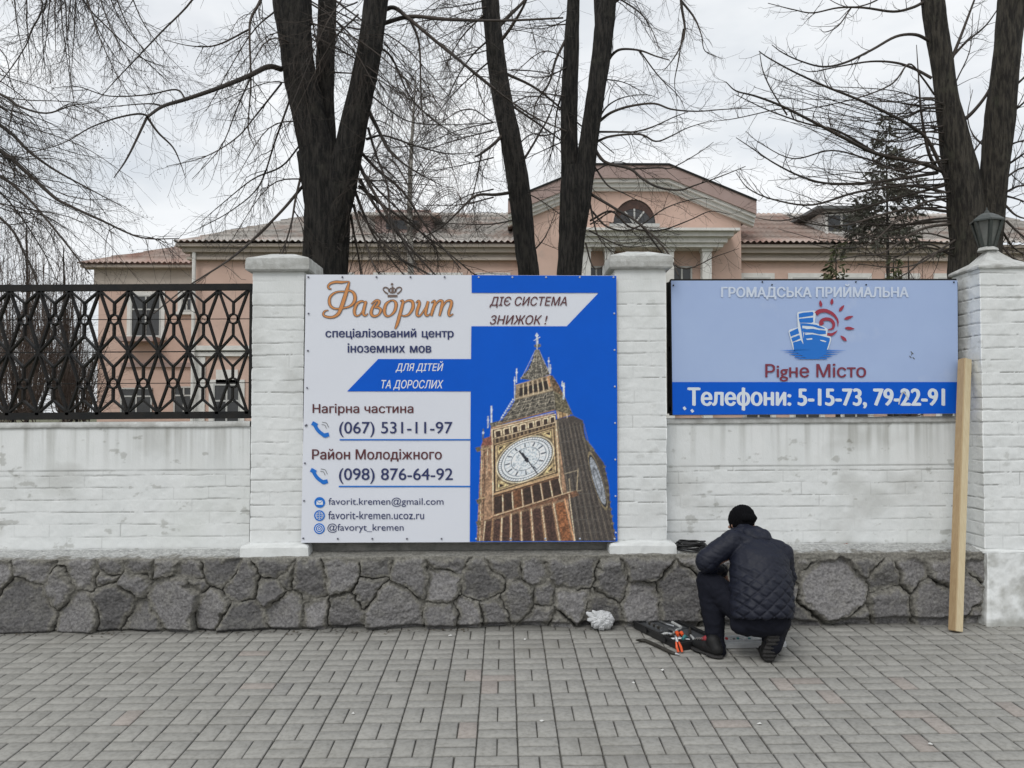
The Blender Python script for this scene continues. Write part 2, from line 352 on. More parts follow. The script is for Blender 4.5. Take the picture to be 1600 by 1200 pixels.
# ------------------------------------------------------------------ white painted brick
def brick_field(s, z, seed, amp=0.0026, zoff=0.0):
    """s, z in metres -> (height, joint mask)"""
    ch, bl = 0.091, 0.262
    zz = z + zoff + 0.012*fbm(s*3.1, z*2.0, seed) + 0.007*fbm(s*14, z*9, seed+3) + 0.004*fbm(s*45, z*20, seed+4)
    row = np.floor(zz/ch); fz = zz/ch - row
    ss = s + np.where(row.astype(int) % 2 == 0, 0.0, bl/2) + 0.02*_h(row, row*0, seed+5)
    k = np.floor(ss/bl); fs = ss/bl - k
    dz = np.minimum(fz, 1-fz)*ch; ds = np.minimum(fs, 1-fs)*bl
    stren_h = np.clip(0.42 + 2.4*fbm(s*4 + row*7.3, row*3.1, seed+9, 3), 0.0, 1.0)
    stren_v = np.clip(-0.02 + 1.9*fbm(k*3.7, row*5.3, seed+11, 2), 0, 0.8)
    jh = (1 - sstep(0.0015, 0.0065, dz))*stren_h; jv = (1 - sstep(0.001, 0.005, ds))*stren_v
    j = np.maximum(jh, jv)
    br = (_h(k, row, seed+21) - 0.5)*0.0028
    H = br - amp*1.8*j + 0.006*fbm(s*18, z*18, seed+2, 4) + 0.006*fbm(s*5, z*5, seed+4)
    return H, j
def relief(name, path, z0, z1, res, hf, mtl, parent=None, slope=True, capY=None):
    """path: XY points of the plan outline, walked so that the outward normal lies on the right; hf(s, z) -> H, joint, dirt"""
    path = [np.array(p, float) for p in path]; xs = []; ys = []; ss = []; nx = []; ny = []; s0 = 0
    for i in range(len(path)-1):
        a, b = path[i], path[i+1]; L = np.linalg.norm(b-a); n = max(2, int(L/res)); t = np.linspace(0, 1, n)
        d = (b-a)/L; nn = np.array([d[1], -d[0]])
        xs.append(a[0]+(b[0]-a[0])*t); ys.append(a[1]+(b[1]-a[1])*t); ss.append(s0 + L*t); nx.append(np.full(n, nn[0])); ny.append(np.full(n, nn[1])); s0 += L
    X = np.concatenate(xs); Y = np.concatenate(ys); S = np.concatenate(ss); NX = np.concatenate(nx); NY = np.concatenate(ny)
    # join the corners so that no gap opens between two faces
    c = np.cumsum([len(a) for a in xs])[:-1]
    for k in c: 
        for A in (NX, NY): m = (A[k-1]+A[k]); A[k-1] = A[k] = m
    nz_ = max(2, int((z1-z0)/res)); z = np.linspace(z0, z1, nz_)
    SS, ZZ = np.meshgrid(S, z); H, J, D = hf(SS, ZZ)
    for k in c: H[:, k] = H[:, k-1]
    V = np.stack([X[None]+NX[None]*H, Y[None]+NY[None]*H, ZZ + (sl(X)[None] if slope else 0)], -1)
    return obj(name, V.reshape(-1, 3), gridfaces(nz_, len(X)), mtl, parent, smooth=True, attrs={'joint': J.ravel(), 'dirt': D.ravel()})
YP = 6.29                          # face of the white panels
YF = 6.13                          # face of the slim pillars
def panel_hf(seed, zs, ztop):
    def f(s, z):
        H, j = brick_field(s, z, seed)
        up = sstep(zs-0.004, zs+0.004, z + 0.004*fbm(s*2, z*0, seed+40))    # smooth rendered band above the brickwork
        H = H*(1-up) + up*(0.004 + 0.004*fbm(s*6, z*6, seed+6)); j = j*(1-up)
        line = np.exp(-((z + 0.004*fbm(s*2, z*0, seed+40) - zs)/0.004)**2)*np.clip(0.7+fbm(s*3, z*0, seed+41)*2, 0, 1); j = np.maximum(j, 0.8*line); H -= 0.004*line
        # rain streaks under the coping, grime at the foot
        st = np.clip(fbm(s*22, z*0.8, seed+50, 4)*2.4 + 0.12, 0, 1)*sstep(zs-0.12, ztop, z)*0.7
        ft = sstep(SZ(846, YP), SZ(862, YP), z + 0.02*fbm(s*9, z*6, seed+52)*1.6)*np.clip(0.45 + 1.6*fbm(s*14, z*14, seed+53, 5), 0, 1)
        pt = sstep(0.20, 0.27, fbm(s*10, z*16, seed+55, 5))*0.5
        gr = np.clip(fbm(s*2.2, z*3, seed+56, 4)*2.0 - 0.15, 0, 0.35)
        return H + 0.008*ft*fbm(s*30, z*30, seed+57), j*0.75, np.clip(st + ft + pt + gr, 0, 1)
    return f
def xw(px, Y): return P(px, 600, Y).x
WALLS = []
def build_panels():
    for (a, b, lab, seed, zo) in ((-330, 392, 'white painted brick wall under the black iron grille, left of the left pillar', 2, 0.0),
                          (474, 962, 'brick wall section hidden behind the big blue and white banner', 5, 0.0),
                          (1036, 1533, 'streaky white painted brick wall below the light blue billboard', 8, 0.0)):
        x0, x1 = xw(a, YP), xw(b, YP); zb = SZ(869, YP); zt = SZ(664, YP)
        t = thing('brick_wall', lab, 'wall', ((x0+x1)/2, YP, zb)); WALLS.append(t)
        relief('wall_face', [(x0, YP+0.0), (x1, YP+0.0)], zb, zt, 0.0065, panel_hf(seed, SZ(731, YP), zt), M['white'], t)
        m = MB(); z0 = zb; m.hexa([(x0, YP+0.012, zb+sl(x0)), (x1, YP+0.012, zb+sl(x1)), (x1, YP+0.012, zt+sl(x1)), (x0, YP+0.012, zt+sl(x0)),
                (x0, YP+0.25, zb+sl(x0)), (x1, YP+0.25, zb+sl(x1)), (x1, YP+0.25, zt+sl(x1)), (x0, YP+0.25, zt+sl(x0))])
        m.build('wall_core', M['whiteside'], t)
        # coping strip
        n = int((x1-x0)/0.02); xs = np.linspace(x0, x1, n); prof = [(YP+0.008, zt-0.002), (YP-0.016, zt-0.002), (YP-0.020, zt+0.008), (YP-0.016, SZ(655.5, YP)-0.006), (YP-0.006, SZ(655.5, YP)), (YP+0.26, SZ(655.5, YP)), (YP+0.26, zt)]
        V = []
        for q, (y, z) in enumerate(prof):
            V.append(np.stack([xs, y + 0.006*fbm(xs*8, xs*0+q, seed+60), z + sl(xs) + 0.006*fbm(xs*5, xs*0+q*0.6, seed+61)], -1))
        obj('coping', np.array(V).reshape(-1, 3), gridfaces(len(prof), n), M['cap'], t, smooth=True)
    # grey mortar fillet under the banner
    x0, x1 = xw(476, 6.2), xw(958, 6.2); n = 200; xs = np.linspace(x0, x1, n); V = []
    for q, (y, z) in enumerate([(6.295, SZ(838, 6.2)), (6.215, SZ(840, 6.2)), (6.21, SZ(850, 6.2)), (6.205, SZ(863, 6.2)), (6.18, SZ(868, 6.2))]):
        V.append(np.stack([xs, y + 0.01*fbm(xs*7, xs*0+q, 3), z + sl(xs) + 0.004*fbm(xs*9, xs*0+q, 6)], -1))
    tag(obj('mortar_ledge', np.array(V).reshape(-1, 3), gridfaces(5, n), M['mortar'], smooth=True), 'rough grey mortar strip below the lower edge of the banner', 'ledge')
build_panels()
def square_loft(cx, cy, prof, n, rough, seed, slope=0.0, hy=None):
    """stack of square rings (z, half width), n points per side"""
    V = []
    for q, (z, h) in enumerate(prof):
        ring = []
        for k in range(4):
            for i in range(n):
                t = -1 + 2*i/n; x, y = [(t, -1), (1, t), (-t, 1), (-1, -t)][k]; ring.append((x, y))
        ring = np.array(ring); X = cx + ring[:, 0]*h; Y = cy + ring[:, 1]*h
        a = np.arange(len(ring))
        d = rough*fbm(a*0.35, a*0 + q*0.9, seed, 4)*2
        V.append(np.stack([X + ring[:, 0]*d, Y + ring[:, 1]*d, np.full(len(ring), z) + sl(X - cx) + rough*fbm(a*0.3, a*0+q*0.7, seed+3)*1.2], -1))
    m = 4*n; Fs = []
    for q in range(len(prof)-1):
        for i in range(m): Fs.append((q*m+i, q*m+(i+1) % m, (q+1)*m+(i+1) % m, (q+1)*m+i))
    Fs.append(tuple(range((len(prof)-1)*m, len(prof)*m)))
    return np.concatenate(V), Fs
def build_pillar(pa, pb, ytop, ybot, lab, seed, ycap):
    xa, xb = xw(pa, YF), xw(pb, YF); cx = (xa+xb)/2; w_ = xb-xa; dep = 0.38
    Zf = lambda py: P((pa+pb)/2, py, YF).z - sl(cx)
    t = thing('brick_pillar', lab, 'pillar', (cx, YF, Zf(ybot)+sl(cx)))
    def hf(s, z):
        H, j = brick_field(s, z, seed, amp=0.0036, zoff=0.03)
        top = sstep(Zf(ytop)-0.30, Zf(ytop)-0.12, z); H = H*(1-0.7*top); j = j*(1-0.75*top)
        pt = sstep(0.2, 0.3, fbm(s*9, z*14, seed+55, 5))*0.25
        D = np.clip(pt + np.clip(fbm(s*3, z*2.2, seed+56, 4)*1.6-0.1, 0, 0.3) + sstep(0.02, 0.0, Zf(ytop)-z)*0.3, 0, 1)  # last term: even darker band right below the cap
        return H, j*0.75, D
    taper = 0.012
    relief('shaft', [(xa-0.004, YF+dep), (xa-0.004, YF), (xb, YF), (xb, YF+dep)], Zf(ybot), Zf(ytop), 0.0065, hf, M['white'], t)
    # cap
    o = 0.045; h = w_/2+o; zc = Zf(ytop)+sl(cx)
    hh = P(430, ycap[0], YF-o).z - P(430, ycap[1], YF-o).z
    V, Fs = square_loft(cx, YF+dep/2, [(zc-0.012, w_/2-0.02), (zc-0.006, h-0.01), (zc+0.006, h), (zc+hh*0.5, h+0.002), (zc+hh-0.004, h-0.001), (zc+hh+0.003, h-0.008), (zc+hh+0.026, h*0.70), (zc+hh+0.049, h*0.43), (zc+hh+0.054, h*0.36), (zc+hh+0.056, h*0.12)], 14, 0.0045, seed)
    obj('cap', V, Fs, M['cap'], t)
    # base block
    zb = Zf(ybot)+sl(cx); o = 0.055
    V, Fs = square_loft(cx, YF+dep/2-0.005, [(zb-0.115, w_/2+o), (zb-0.08, w_/2+o+0.004), (zb-0.02, w_/2+o), (zb-0.004, w_/2+o-0.012), (zb+0.004, w_/2+0.008), (zb+0.01, w_/2-0.02)], 14, 0.009, seed+8)
    obj('base_block', V, Fs, M['whiteside'], t)
build_pillar(394, 474, 423, 850, 'slim white brick pillar at the left edge of the banner', 12, (404, 423))
build_pillar(962, 1041, 419, 847, 'slim white brick pillar between the banner and the light blue billboard', 15, (400, 419))
def build_gate_pillar():
    Y0 = 6.05; xa = xw(1534, Y0); xb = xa + 0.385; cx = (xa+xb)/2; dep = 0.385
    Zf = lambda py: P(1570, py, Y0).z - sl(cx)
    t = thing('gate_pillar', 'thick white brick corner pillar at the right edge, carrying the dark lantern', 'pillar', (cx, Y0, Zf(972)+sl(cx)))
    def hf(s, z):
        H, j = brick_field(s, z, 33, amp=0.0045, zoff=0.01)
        return H*1.3, j*0.9, np.clip(sstep(0.18, 0.3, fbm(s*9, z*14, 35, 5))*0.35 + np.clip(fbm(s*3, z*2.2, 36, 4)*1.6-0.1, 0, 0.35), 0, 1)
    relief('shaft', [(xa, Y0+dep), (xa, Y0), (xb, Y0), (xb, Y0+dep)], Zf(858), Zf(416), 0.0065, hf, M['white'], t)
    def hf2(s, z):
        d = np.clip(0.34 + 2.6*fbm(s*13, z*13, 61, 6) + 0.5*sstep(Zf(930), Zf(972), z), 0, 1)*0.8
        return 0.016*fbm(s*8, z*8, 62, 5) + 0.006*fbm(s*40, z*40, 63, 3) + 0.03*sstep(Zf(880), Zf(972), z)*1.0, np.zeros_like(s), d
    relief('plinth', [(xa-0.012, Y0+dep), (xa-0.012, Y0-0.05), (xb+0.012, Y0-0.05), (xb+0.012, Y0+dep)], Zf(976), Zf(862), 0.0065, hf2, M['white'], t)
    m = MB(); z = Zf(862)+sl(cx); 
    V, Fs = square_loft(cx, Y0+dep/2, [(z-0.004, dep/2+0.03), (z+0.008, dep/2+0.022), (z+0.02, dep/2-0.004)], 14, 0.006, 5); obj('plinth_ledge', V, Fs, M['whiteside'], t)
    zc = Zf(418)+sl(cx); h = dep/2+0.02
    ap = P(1543, 391, Y0+dep/2).z
    V, Fs = square_loft(cx, Y0+dep/2, [(zc-0.012, dep/2-0.01), (zc-0.008, h-0.006), (zc+0.004, h), (zc+0.018, h-0.004), (zc+(ap-zc)*0.45, h*0.50), (zc+(ap-zc)*0.8, h*0.24), (ap, h*0.13)], 14, 0.006, 19)
    obj('cap', V, Fs, M['cap'], t)
    return cx, Y0+dep/2, ap
LANT = build_gate_pillar()
# ------------------------------------------------------------------ iron grilles
def build_fence(pl, pr, lab, end_right=True):
    YG = 6.40
    Zg = lambda py: SZ(py, YG)
    k = YG/F; t = thing('fence_panel', lab, 'fence', (xw((pl+pr)/2, YG), YG, Zg(656)))
    x0, x1 = xw(pl, YG), xw(pr, YG)
    def rail(py, th, name, y=YG, dy=0.04):
        m = MB(); m.bar((x0, y, Zg(py)+sl(x0)), (x1, y, Zg(py)+sl(x1)), dy, th*k, up=(0, 0, 1)); m.build(name, M['iron'], t)
    rail(446.5, 10, 'top_rail'); rail(645.5, 11, 'bottom_rail')
    for px in (pl, pr):
        m = MB(); m.bar((xw(px, YG), YG, Zg(443)+sl(xw(px, YG))), (xw(px, YG), YG, Zg(648)+sl(xw(px, YG))), 0.034, 0.034); m.build('side_post', M['iron'], t)
    m = MB(); sp = 46.3*k; n = int((x1-x0)/sp)+2
    def pt(x, py, y=YG): return (x, y, Zg(py)+sl(x))
    xr = x1 - 2*k
    ends = lambda x: min(max(x, x0+0.006), x1-0.006)
    D = 0.036; W = 0.0130
    for (r, a, b) in ((496, 451, 546.5), (595.5, 546.5, 641)):
        fy = 24
        for i in range(n):
            c = xr - sp/2 - sp*i - 0.02
            if c < x0-sp*0.5: continue
            if c - 0.01 < x0: continue
            L_, R_ = ends(c-sp/2), ends(c+sp/2)
            rr = 6.2*k
            for e, s in ((a, 1), (b, -1)):
                f = r - s*25.5
                m.bar(pt(c, r - s*6.5), pt(c, f), W, D)
                for q in (L_, R_): 
                    m.bar(pt(c, f), pt(q, e), W, D)
                    sx = -1 if q == L_ else 1
                    m.bar(pt(c+sx*7.2*k, r), pt(q, e), W, D)
            # ring
            N = 20; V = []
            for q in range(N):
                th = 2*math.pi*q/N
                for rad in (rr*0.98, rr*1.38):
                    for yy in (-D/2, D/2): V.append((c+rad*math.cos(th), YG+yy, Zg(r)+sl(c)+rad*math.sin(th)))
            Fs = []
            for q in range(N):
                a0 = q*4; b0 = ((q+1) % N)*4
                Fs += [(a0, b0, b0+2, a0+2), (a0+1, a0+3, b0+3, b0+1), (a0, a0+1, b0+1, b0), (a0+2, b0+2, b0+3, a0+3)]
            m.add(V, Fs)
        for i in range(n+1):
            q = ends(xr - sp*i - 0.02)
            m.bar(pt(q, b-3, YG), pt(q, b+3, YG), 0.026, D+0.004)
        if r == 496: m.bar(pt(x0, 546.5), pt(x1, 546.5), 0.008, 0.012)
        m.bar(pt(x0, r), pt(x1, r), 0.006, 0.008)
    o = m.build('lattice', M['iron'], t)
build_fence(-290, 393, 'black wrought iron grille of diamonds and rings above the left white wall')
build_fence(1046, 1513, 'black iron grille behind the light blue billboard, only its edges showing')
# ------------------------------------------------------------------ lettering helpers
def text_geo(body, bold=0.0, shear=0.0, space=1.0, word=1.0):
    from mathutils.geometry import interpolate_bezier, delaunay_2d_cdt
    c = bpy.data.curves.new('t', 'FONT'); c.body = body; c.offset = bold; c.shear = shear; c.space_character = space; c.space_word = word
    o = bpy.data.objects.new('t', c); col.objects.link(o)
    dg = bpy.context.evaluated_depsgraph_get(); dg.update()
    cu = o.evaluated_get(dg).to_curve(dg); loops = []
    for sp in cu.splines:
        q = []
        if sp.type == 'BEZIER':
            bp = sp.bezier_points; n = len(bp)
            for i in range(n):
                p0, p1 = bp[i], bp[(i+1) % n]; st = (p0.handle_right-p0.co).cross(p1.co-p0.co).length < 1e-7 and (p1.handle_left-p1.co).cross(p1.co-p0.co).length < 1e-7
                k = 2 if st else 6
                q += [v.to_2d() for v in interpolate_bezier(p0.co, p0.handle_right, p1.handle_left, p1.co, k)[:-1]]
        else: q = [v.co.to_2d() for v in sp.points]
        r = [q[0]]
        for v in q[1:]:
            if (v-r[-1]).length > 1e-5: r.append(v)
        if (r[0]-r[-1]).length < 1e-5: r.pop()
        if len(r) > 2: loops.append(r)
    o.evaluated_get(dg).to_curve_clear(); bpy.data.objects.remove(o); bpy.data.curves.remove(c)
    # glyphs of the built-in face overlap their own strokes: triangulate everything and keep what winds round at least once
    vs = [v for l in loops for v in l]; ed = []; b = 0
    for l in loops: ed += [(b+i, b+(i+1) % len(l)) for i in range(len(l))]; b += len(l)
    ov, _, of = delaunay_2d_cdt(vs, ed, [], 0, 1e-6)[:3]
    V = np.array([v[:] for v in ov]); T = np.array([f[:3] for f in of if len(f) == 3]); cen = V[T].mean(1); wn_ = np.zeros(len(cen))
    for l in loops:
        L = np.array([v[:] for v in l]); A = L; B = np.roll(L, -1, 0)
        for (ax, ay), (bx, by) in zip(A, B):
            side = (bx-ax)*(cen[:, 1]-ay)-(by-ay)*(cen[:, 0]-ax)
            wn_ += ((ay <= cen[:, 1]) & (by > cen[:, 1]) & (side > 0)).astype(int) - ((ay > cen[:, 1]) & (by <= cen[:, 1]) & (side < 0)).astype(int)
    T = T[np.abs(wn_) > 0.5]
    u = np.unique(T); rm = np.full(len(V), -1); rm[u] = np.arange(len(u))
    return V[u], [tuple(f) for f in rm[T]]
class Sheet:
    """collects flat prints in picture units of one upright sign face and lays them on that face"""
    def __init__(s, Y, parent): s.Y = Y; s.p = parent; s.parts = {}
    def put(s, key, V, Fs, lay=1):
        vs, fs = s.parts.setdefault(key, ([], [])); b = len(vs)
        for (x, y) in V: q = P(x, y, s.Y); vs.append((q.x, s.Y - 0.0012*lay, q.z))
        fs.extend([tuple(i+b for i in f) for f in Fs])
    def text(s, key, body, x0, x1, y0, y1, bold=0.0, shear=0.0, lay=1, space=1.0, word=1.0):
        key = (*key, len(s.parts))
        V, Fs = text_geo(body, min(bold, 0.0), shear, space, word); a = V.min(0); b = V.max(0)
        h = max(bold, 0.0)*1.3; wd = b[0]-a[0]; sc_ = (x1-x0)/(wd + 2*h)     # a bolder face: the glyphs overprinted with a small shift
        for q, (dx, dy) in enumerate([(0, 0)] + ([(-h, 0), (h, 0), (-h/2, h*.45), (h/2, -h*.45)] if h > 0 else [])):
            s.put(key, [(x0 + (p[0]-a[0]+h+dx)*sc_, y1 + (y0-y1)*((p[1]-a[1]+dy)/(b[1]-a[1]))) for p in V], Fs, lay + 0.05*q)
    def poly(s, key, pts, lay=1): s.put(key, pts, [tuple(range(len(pts)))], lay)
    def ribbon(s, key, pts, wd, lay=1, k=8, straight=False):
        p = np.asarray(pts, float); w_ = np.asarray(wd if hasattr(wd, '__len__') else [wd]*len(p), float)
        if not straight:
            t = np.arange(len(p)); q = smooth_poly(p, k); w_ = np.interp(np.linspace(0, len(p)-1, len(q)), t, w_); p = q
        d = np.gradient(p, axis=0); d /= np.linalg.norm(d, axis=1)[:, None]+1e-9; n = np.stack([-d[:, 1], d[:, 0]], 1)
        A = p + n*w_[:, None]/2; B = p - n*w_[:, None]/2; m = len(p)
        s.put(key, np.concatenate([A, B]), [(i, i+1, m+i+1, m+i) for i in range(m-1)], lay)
    def disc(s, key, cx, cy, r, r2=None, a0=0, a1=360, lay=1, n=40):
        th = np.radians(np.linspace(a0, a1, n)); o = [(cx+r*math.cos(t), cy-r*math.sin(t)) for t in th]
        if r2 is None: s.poly(key, o[:-1] if a1-a0 >= 360 else o + [(cx, cy)], lay)
        else:
            i = [(cx+r2*math.cos(t), cy-r2*math.sin(t)) for t in th]; s.put(key, o + i, [(k, k+1, n+k+1, n+k) for k in range(n-1)], lay)
    def build(s):
        for k, (v, f) in s.parts.items(): obj(k[0], v, f, M[k[1]], s.p)
def rectgrid(a, b, c, d, Y, n, m, wob=0.0, seed=0):
    """a..d: picture corners TL TR BR BL"""
    V = []
    for j in range(m+1):
        for i in range(n+1):
            u, v = i/n, j/m; x = (a[0]*(1-u)+b[0]*u)*(1-v)+(d[0]*(1-u)+c[0]*u)*v; y = (a[1]*(1-u)+b[1]*u)*(1-v)+(d[1]*(1-u)+c[1]*u)*v
            q = P(x, y, Y); V.append((q.x, Y, q.z))
    V = np.array(V)
    if wob: V[:, 1] += wob*fbm(V[:, 0]*3, V[:, 2]*3, seed)
    return V, gridfaces(m+1, n+1)[:, ::-1]
# ------------------------------------------------------------------ the printed tower picture
def tower_picture(x0, x1, y0, y1):
    W, H = int((x1-x0)*1.0)+1, int((y1-y0)*1.0)+1; ss = 2
    w2, h2 = W*ss, H*ss
    gx, gy = np.meshgrid(x0 + (np.arange(w2)+0.5)/w2*(x1-x0), y0 + (np.arange(h2)+0.5)/h2*(y1-y0))
    img = np.zeros((h2, w2, 3)); msk = np.zeros((h2, w2), bool)
    def inside(pts):
        r = np.zeros(gx.shape, bool); n = len(pts)
        xs = [p[0] for p in pts]; ys = [p[1] for p in pts]
        bb = (gx >= min(xs)-1) & (gx <= max(xs)+1) & (gy >= min(ys)-1) & (gy <= max(ys)+1)
        if not bb.any(): return r
        X = gx[bb]; Y = gy[bb]; q = np.zeros(X.shape, bool)
        for i in range(n):
            ax, ay = pts[i]; bx, by = pts[(i+1) % n]
            c = (ay > Y) != (by > Y)
            q ^= c & (X < (bx-ax)*(Y-ay)/((by-ay) if by != ay else 1e-9)+ax)
        r[bb] = q; return r
    def fill(pts, c, jit=0.0, seed=1, sc=2.0):
        m = inside(pts)
        if not m.any(): return
        k = np.array(c, float)[None, :]*(1 + jit*2*(fbm(gx[m]/sc, gy[m]/sc, seed, 3))[:, None]); img[m] = np.clip(k, 0, 255); msk[m] = True
    def line(a, b, wd, c): 
        a = np.array(a, float); b = np.array(b, float); d = b-a; n = np.array([-d[1], d[0]])/(np.hypot(*d)+1e-9)*wd/2
        fill([a+n, b+n, b-n, a-n], c, 0.25, 3)
    def homog(q):
        A = []; src = [(0, 0), (1, 0), (1, 1), (0, 1)]
        for (u, v), (x, y) in zip(src, q):
            A.append([u, v, 1, 0, 0, 0, -x*u, -x*v, x]); A.append([0, 0, 0, u, v, 1, -y*u, -y*v, y])
        A = np.array(A, float); h = np.linalg.solve(A[:, :8], A[:, 8]); 
        return lambda u, v: ((h[0]*u+h[1]*v+h[2])/(h[6]*u+h[7]*v+1), (h[3]*u+h[4]*v+h[5])/(h[6]*u+h[7]*v+1))
    c4 = lambda a, b: (730+a/5, 620+b/5)
    c5 = lambda a, b: (730+a/6.317, 510+b/6.317)
    TAN = (138, 110, 88); CREAM = (200, 180, 152); BRN = (50, 38, 33); DK = (40, 38, 40); GREY = (120, 116, 104); SL = (72, 70, 66)
    def arch(Hm, u0, v0, u1, v1, c, pointed=True, jit=0.3):
        um = (u0+u1)/2; hw = (u1-u0)/2; pts = [Hm(u0, v1), Hm(u0, v0+hw*0.6)]
        for t in np.linspace(0.15, 0.85, 5): pts.append(Hm(u0+(u1-u0)*t, v0 + (1-math.sin(math.pi*t))*hw*0.6))
        pts += [Hm(u1, v0+hw*0.6), Hm(u1, v1)]; fill(pts, c, jit, int(u0*90)+3)
    # dark right-hand face
    fill([c4(690,180), c4(820,150), c4(900,190), c4(915,330), c4(1060,520), c4(1100,700), c4(1110,880), c4(1130,1000), c4(1150,1140), c4(800,1140), c4(700,560)], (66,60,56), 0.35, 5, 2)
    for k in range(22):
        t = k/21; e = np.array(c4(905,330))*(1-t)+np.array(c4(1060,520))*t if t < .5 else np.array(c4(1060,520))*(2-2*t)+np.array(c4(1140,1100))*(2*t-1)
        fill([e+(-2,-2.5), e+(2.5,-1), e+(1.5,2.5), e+(-2.5,1.5)], (95,88,70), 0.5, k)
    for (a, b) in (((700,200),(840,1130)), ((760,230),(880,1130)), ((830,200),(940,1130)), ((880,250),(990,1130))):
        line(c4(*a), c4(*b), 0.8, (84,80,76))
    for k in range(15):
        t = k/14; line(np.array(c4(705,200))*(1-t)+np.array(c4(905,215))*t, np.array(c4(838,1135))*(1-t)+np.array(c4(1140,1135))*t, 0.8 if k % 3 else 1.4, (40,37,36) if k % 2 else (98,90,80))
    for k in range(9):
        v = 250+k*100; line(c4(700+k*12, v+14), c4(880+k*22, v-20 if k < 4 else v+6), 0.9, (78,74,70))
    for k in range(8): line(c4(910+k*20,880+k*2), c4(960+k*22,1135), 0.5, (70,67,64))
    # right clock seen edge on
    ce = np.array(c4(1012,660)); ax = np.array([118, 410])/5/2; ay = np.array([-34, 10])/5
    for r, c in ((1.12,(120,108,84)), (1.0,(40,40,44)), (0.9,(128,132,138)), (0.55,(88,92,98)), (0.42,(130,134,140))):
        fill([ce + ax*r*math.cos(t) + ay*r*math.sin(t) for t in np.linspace(0, 2*math.pi, 36)[:-1]], c, 0.4, 8)
    for (a, b) in (((860,560),(850,740)), ((790,640),(800,745))): line(c4(*a), c4(*b), 1.6, (150,136,112))
    line(c4(730,612), c4(865,575), 1.4, (132,122,104)); line(c4(735,750), c4(885,735), 1.6, (132,122,104))
    # left turret and lit face
    fill([c4(110,380), c4(195,330), c4(215,1140), c4(75,1140)], (124,98,78), 0.6, 11)
    for u in (118, 140, 160, 182): line(c4(u,400), c4(u-18,1130), 0.9, CREAM if u in (118,160) else BRN)
    for v in (420, 800, 930): line(c4(90,v), c4(200,v-25), 2.2, (150,130,100))
    for q in ((65,410), (70,815), (68,985)): fill([c4(q[0],q[1]-10), c4(q[0]+40,q[1]-18), c4(q[0]+38,q[1]+20), c4(q[0]+12,q[1]+24)], (88,78,60), 0.4)
    face = homog([c4(185,240), c4(680,130), c4(832,1145), c4(100,1300)])
    fill([face(0,0), face(1,0), face(1,1), face(0,1)], TAN, 0.45, 21, 3)
    # frieze of arches above the clock
    fz = homog([c4(190,262), c4(690,140), c4(690,240), c4(205,375)])
    fill([fz(0,0), fz(1,0), fz(1,1), fz(0,1)], (112,96,76), 0.6, 23)
    for k in range(8):
        arch(fz, 0.03+k*0.122, 0.08, 0.135+k*0.122, 0.55, CREAM); arch(fz, 0.05+k*0.122, 0.18, 0.115+k*0.122, 0.58, BRN)
        arch(fz, 0.04+k*0.122, 0.66, 0.075+k*0.122, 0.98, BRN); arch(fz, 0.10+k*0.122, 0.66, 0.135+k*0.122, 0.98, (70,56,44))
    line(fz(0,0), fz(1,0), 1.4, CREAM); line(fz(0,0.62), fz(1,0.62), 1.0, CREAM)
    # clock
    ck = homog([c4(222,385), c4(668,250), c4(692,592), c4(222,742)])
    sq = lambda a, c, j=0.3: fill([ck(-a+.5,-a+.5), ck(.5+a,.5-a), ck(.5+a,.5+a), ck(.5-a,.5+a)], c, j, 31)
    sq(0.55, (150,128,98)); sq(0.52, BRN); sq(0.50, (168,146,112)); sq(0.475, (92,80,62), 0.8)
    circ = lambda r, c, j=0.15, n=60: fill([ck(.5+r*math.cos(t), .5+r*math.sin(t)) for t in np.linspace(0, 2*math.pi, n)[:-1]], c, j, 33)
    for (a, b) in ((-1,-1), (1,-1), (1,1), (-1,1)):
        fill([ck(.5+a*.46,.5+b*.46), ck(.5+a*.28,.5+b*.46), ck(.5+a*.36,.5+b*.36), ck(.5+a*.46,.5+b*.28)], (176,156,116), 0.6)
        fill([ck(.5+a*.44,.5+b*.44), ck(.5+a*.36,.5+b*.44), ck(.5+a*.40,.5+b*.39), ck(.5+a*.44,.5+b*.36)], BRN, 0.4)
    circ(0.490, (196,184,160)); circ(0.468, (48,44,42)); circ(0.452, (205,210,214)); circ(0.41, (60,66,74)); circ(0.398, (206,212,216)); circ(0.36, (74,80,88)); circ(0.35, (200,206,212)); circ(0.245, (70,76,84)); circ(0.235, (192,200,206), 0.5)
    for k in range(60):
        t = 2*math.pi*k/60; r0, r1 = (0.405, 0.455) 
        line(ck(.5+r0*math.cos(t), .5+r0*math.sin(t)), ck(.5+r1*math.cos(t), .5+r1*math.sin(t)), 0.5, (70,76,84))
    for k in range(12):
        t = 2*math.pi*k/12; line(ck(.5+.26*math.cos(t), .5+.26*math.sin(t)), ck(.5+.345*math.cos(t), .5+.345*math.sin(t)), 1.9, (58,62,70))
        t += math.pi/12; line(ck(.5+.245*math.cos(t), .5+.245*math.sin(t)), ck(.5+.36*math.cos(t), .5+.36*math.sin(t)), 0.5, (120,126,134))
    for k in range(24):
        t = 2*math.pi*k/24; line(ck(.5+.05*math.cos(t), .5+.05*math.sin(t)), ck(.5+.23*math.cos(t), .5+.23*math.sin(t)), 0.35, (150,156,164))
    line(c4(430,440), c4(548,608), 1.7, (30,32,40)); line(c4(405,425), c4(470,515), 2.6, (30,32,40)); fill([c4(440,470), c4(475,480), c4(480,515), c4(448,508)], (30,32,40))
    # side strips of the clock storey
    line(c4(193,255), c4(205,920), 2.0, CREAM); line(c4(208,260), c4(212,780), 1.2, BRN); line(c4(690,190), c4(722,745), 1.6, CREAM); line(c4(703,190), c4(735,745), 1.0, (110,98,78))
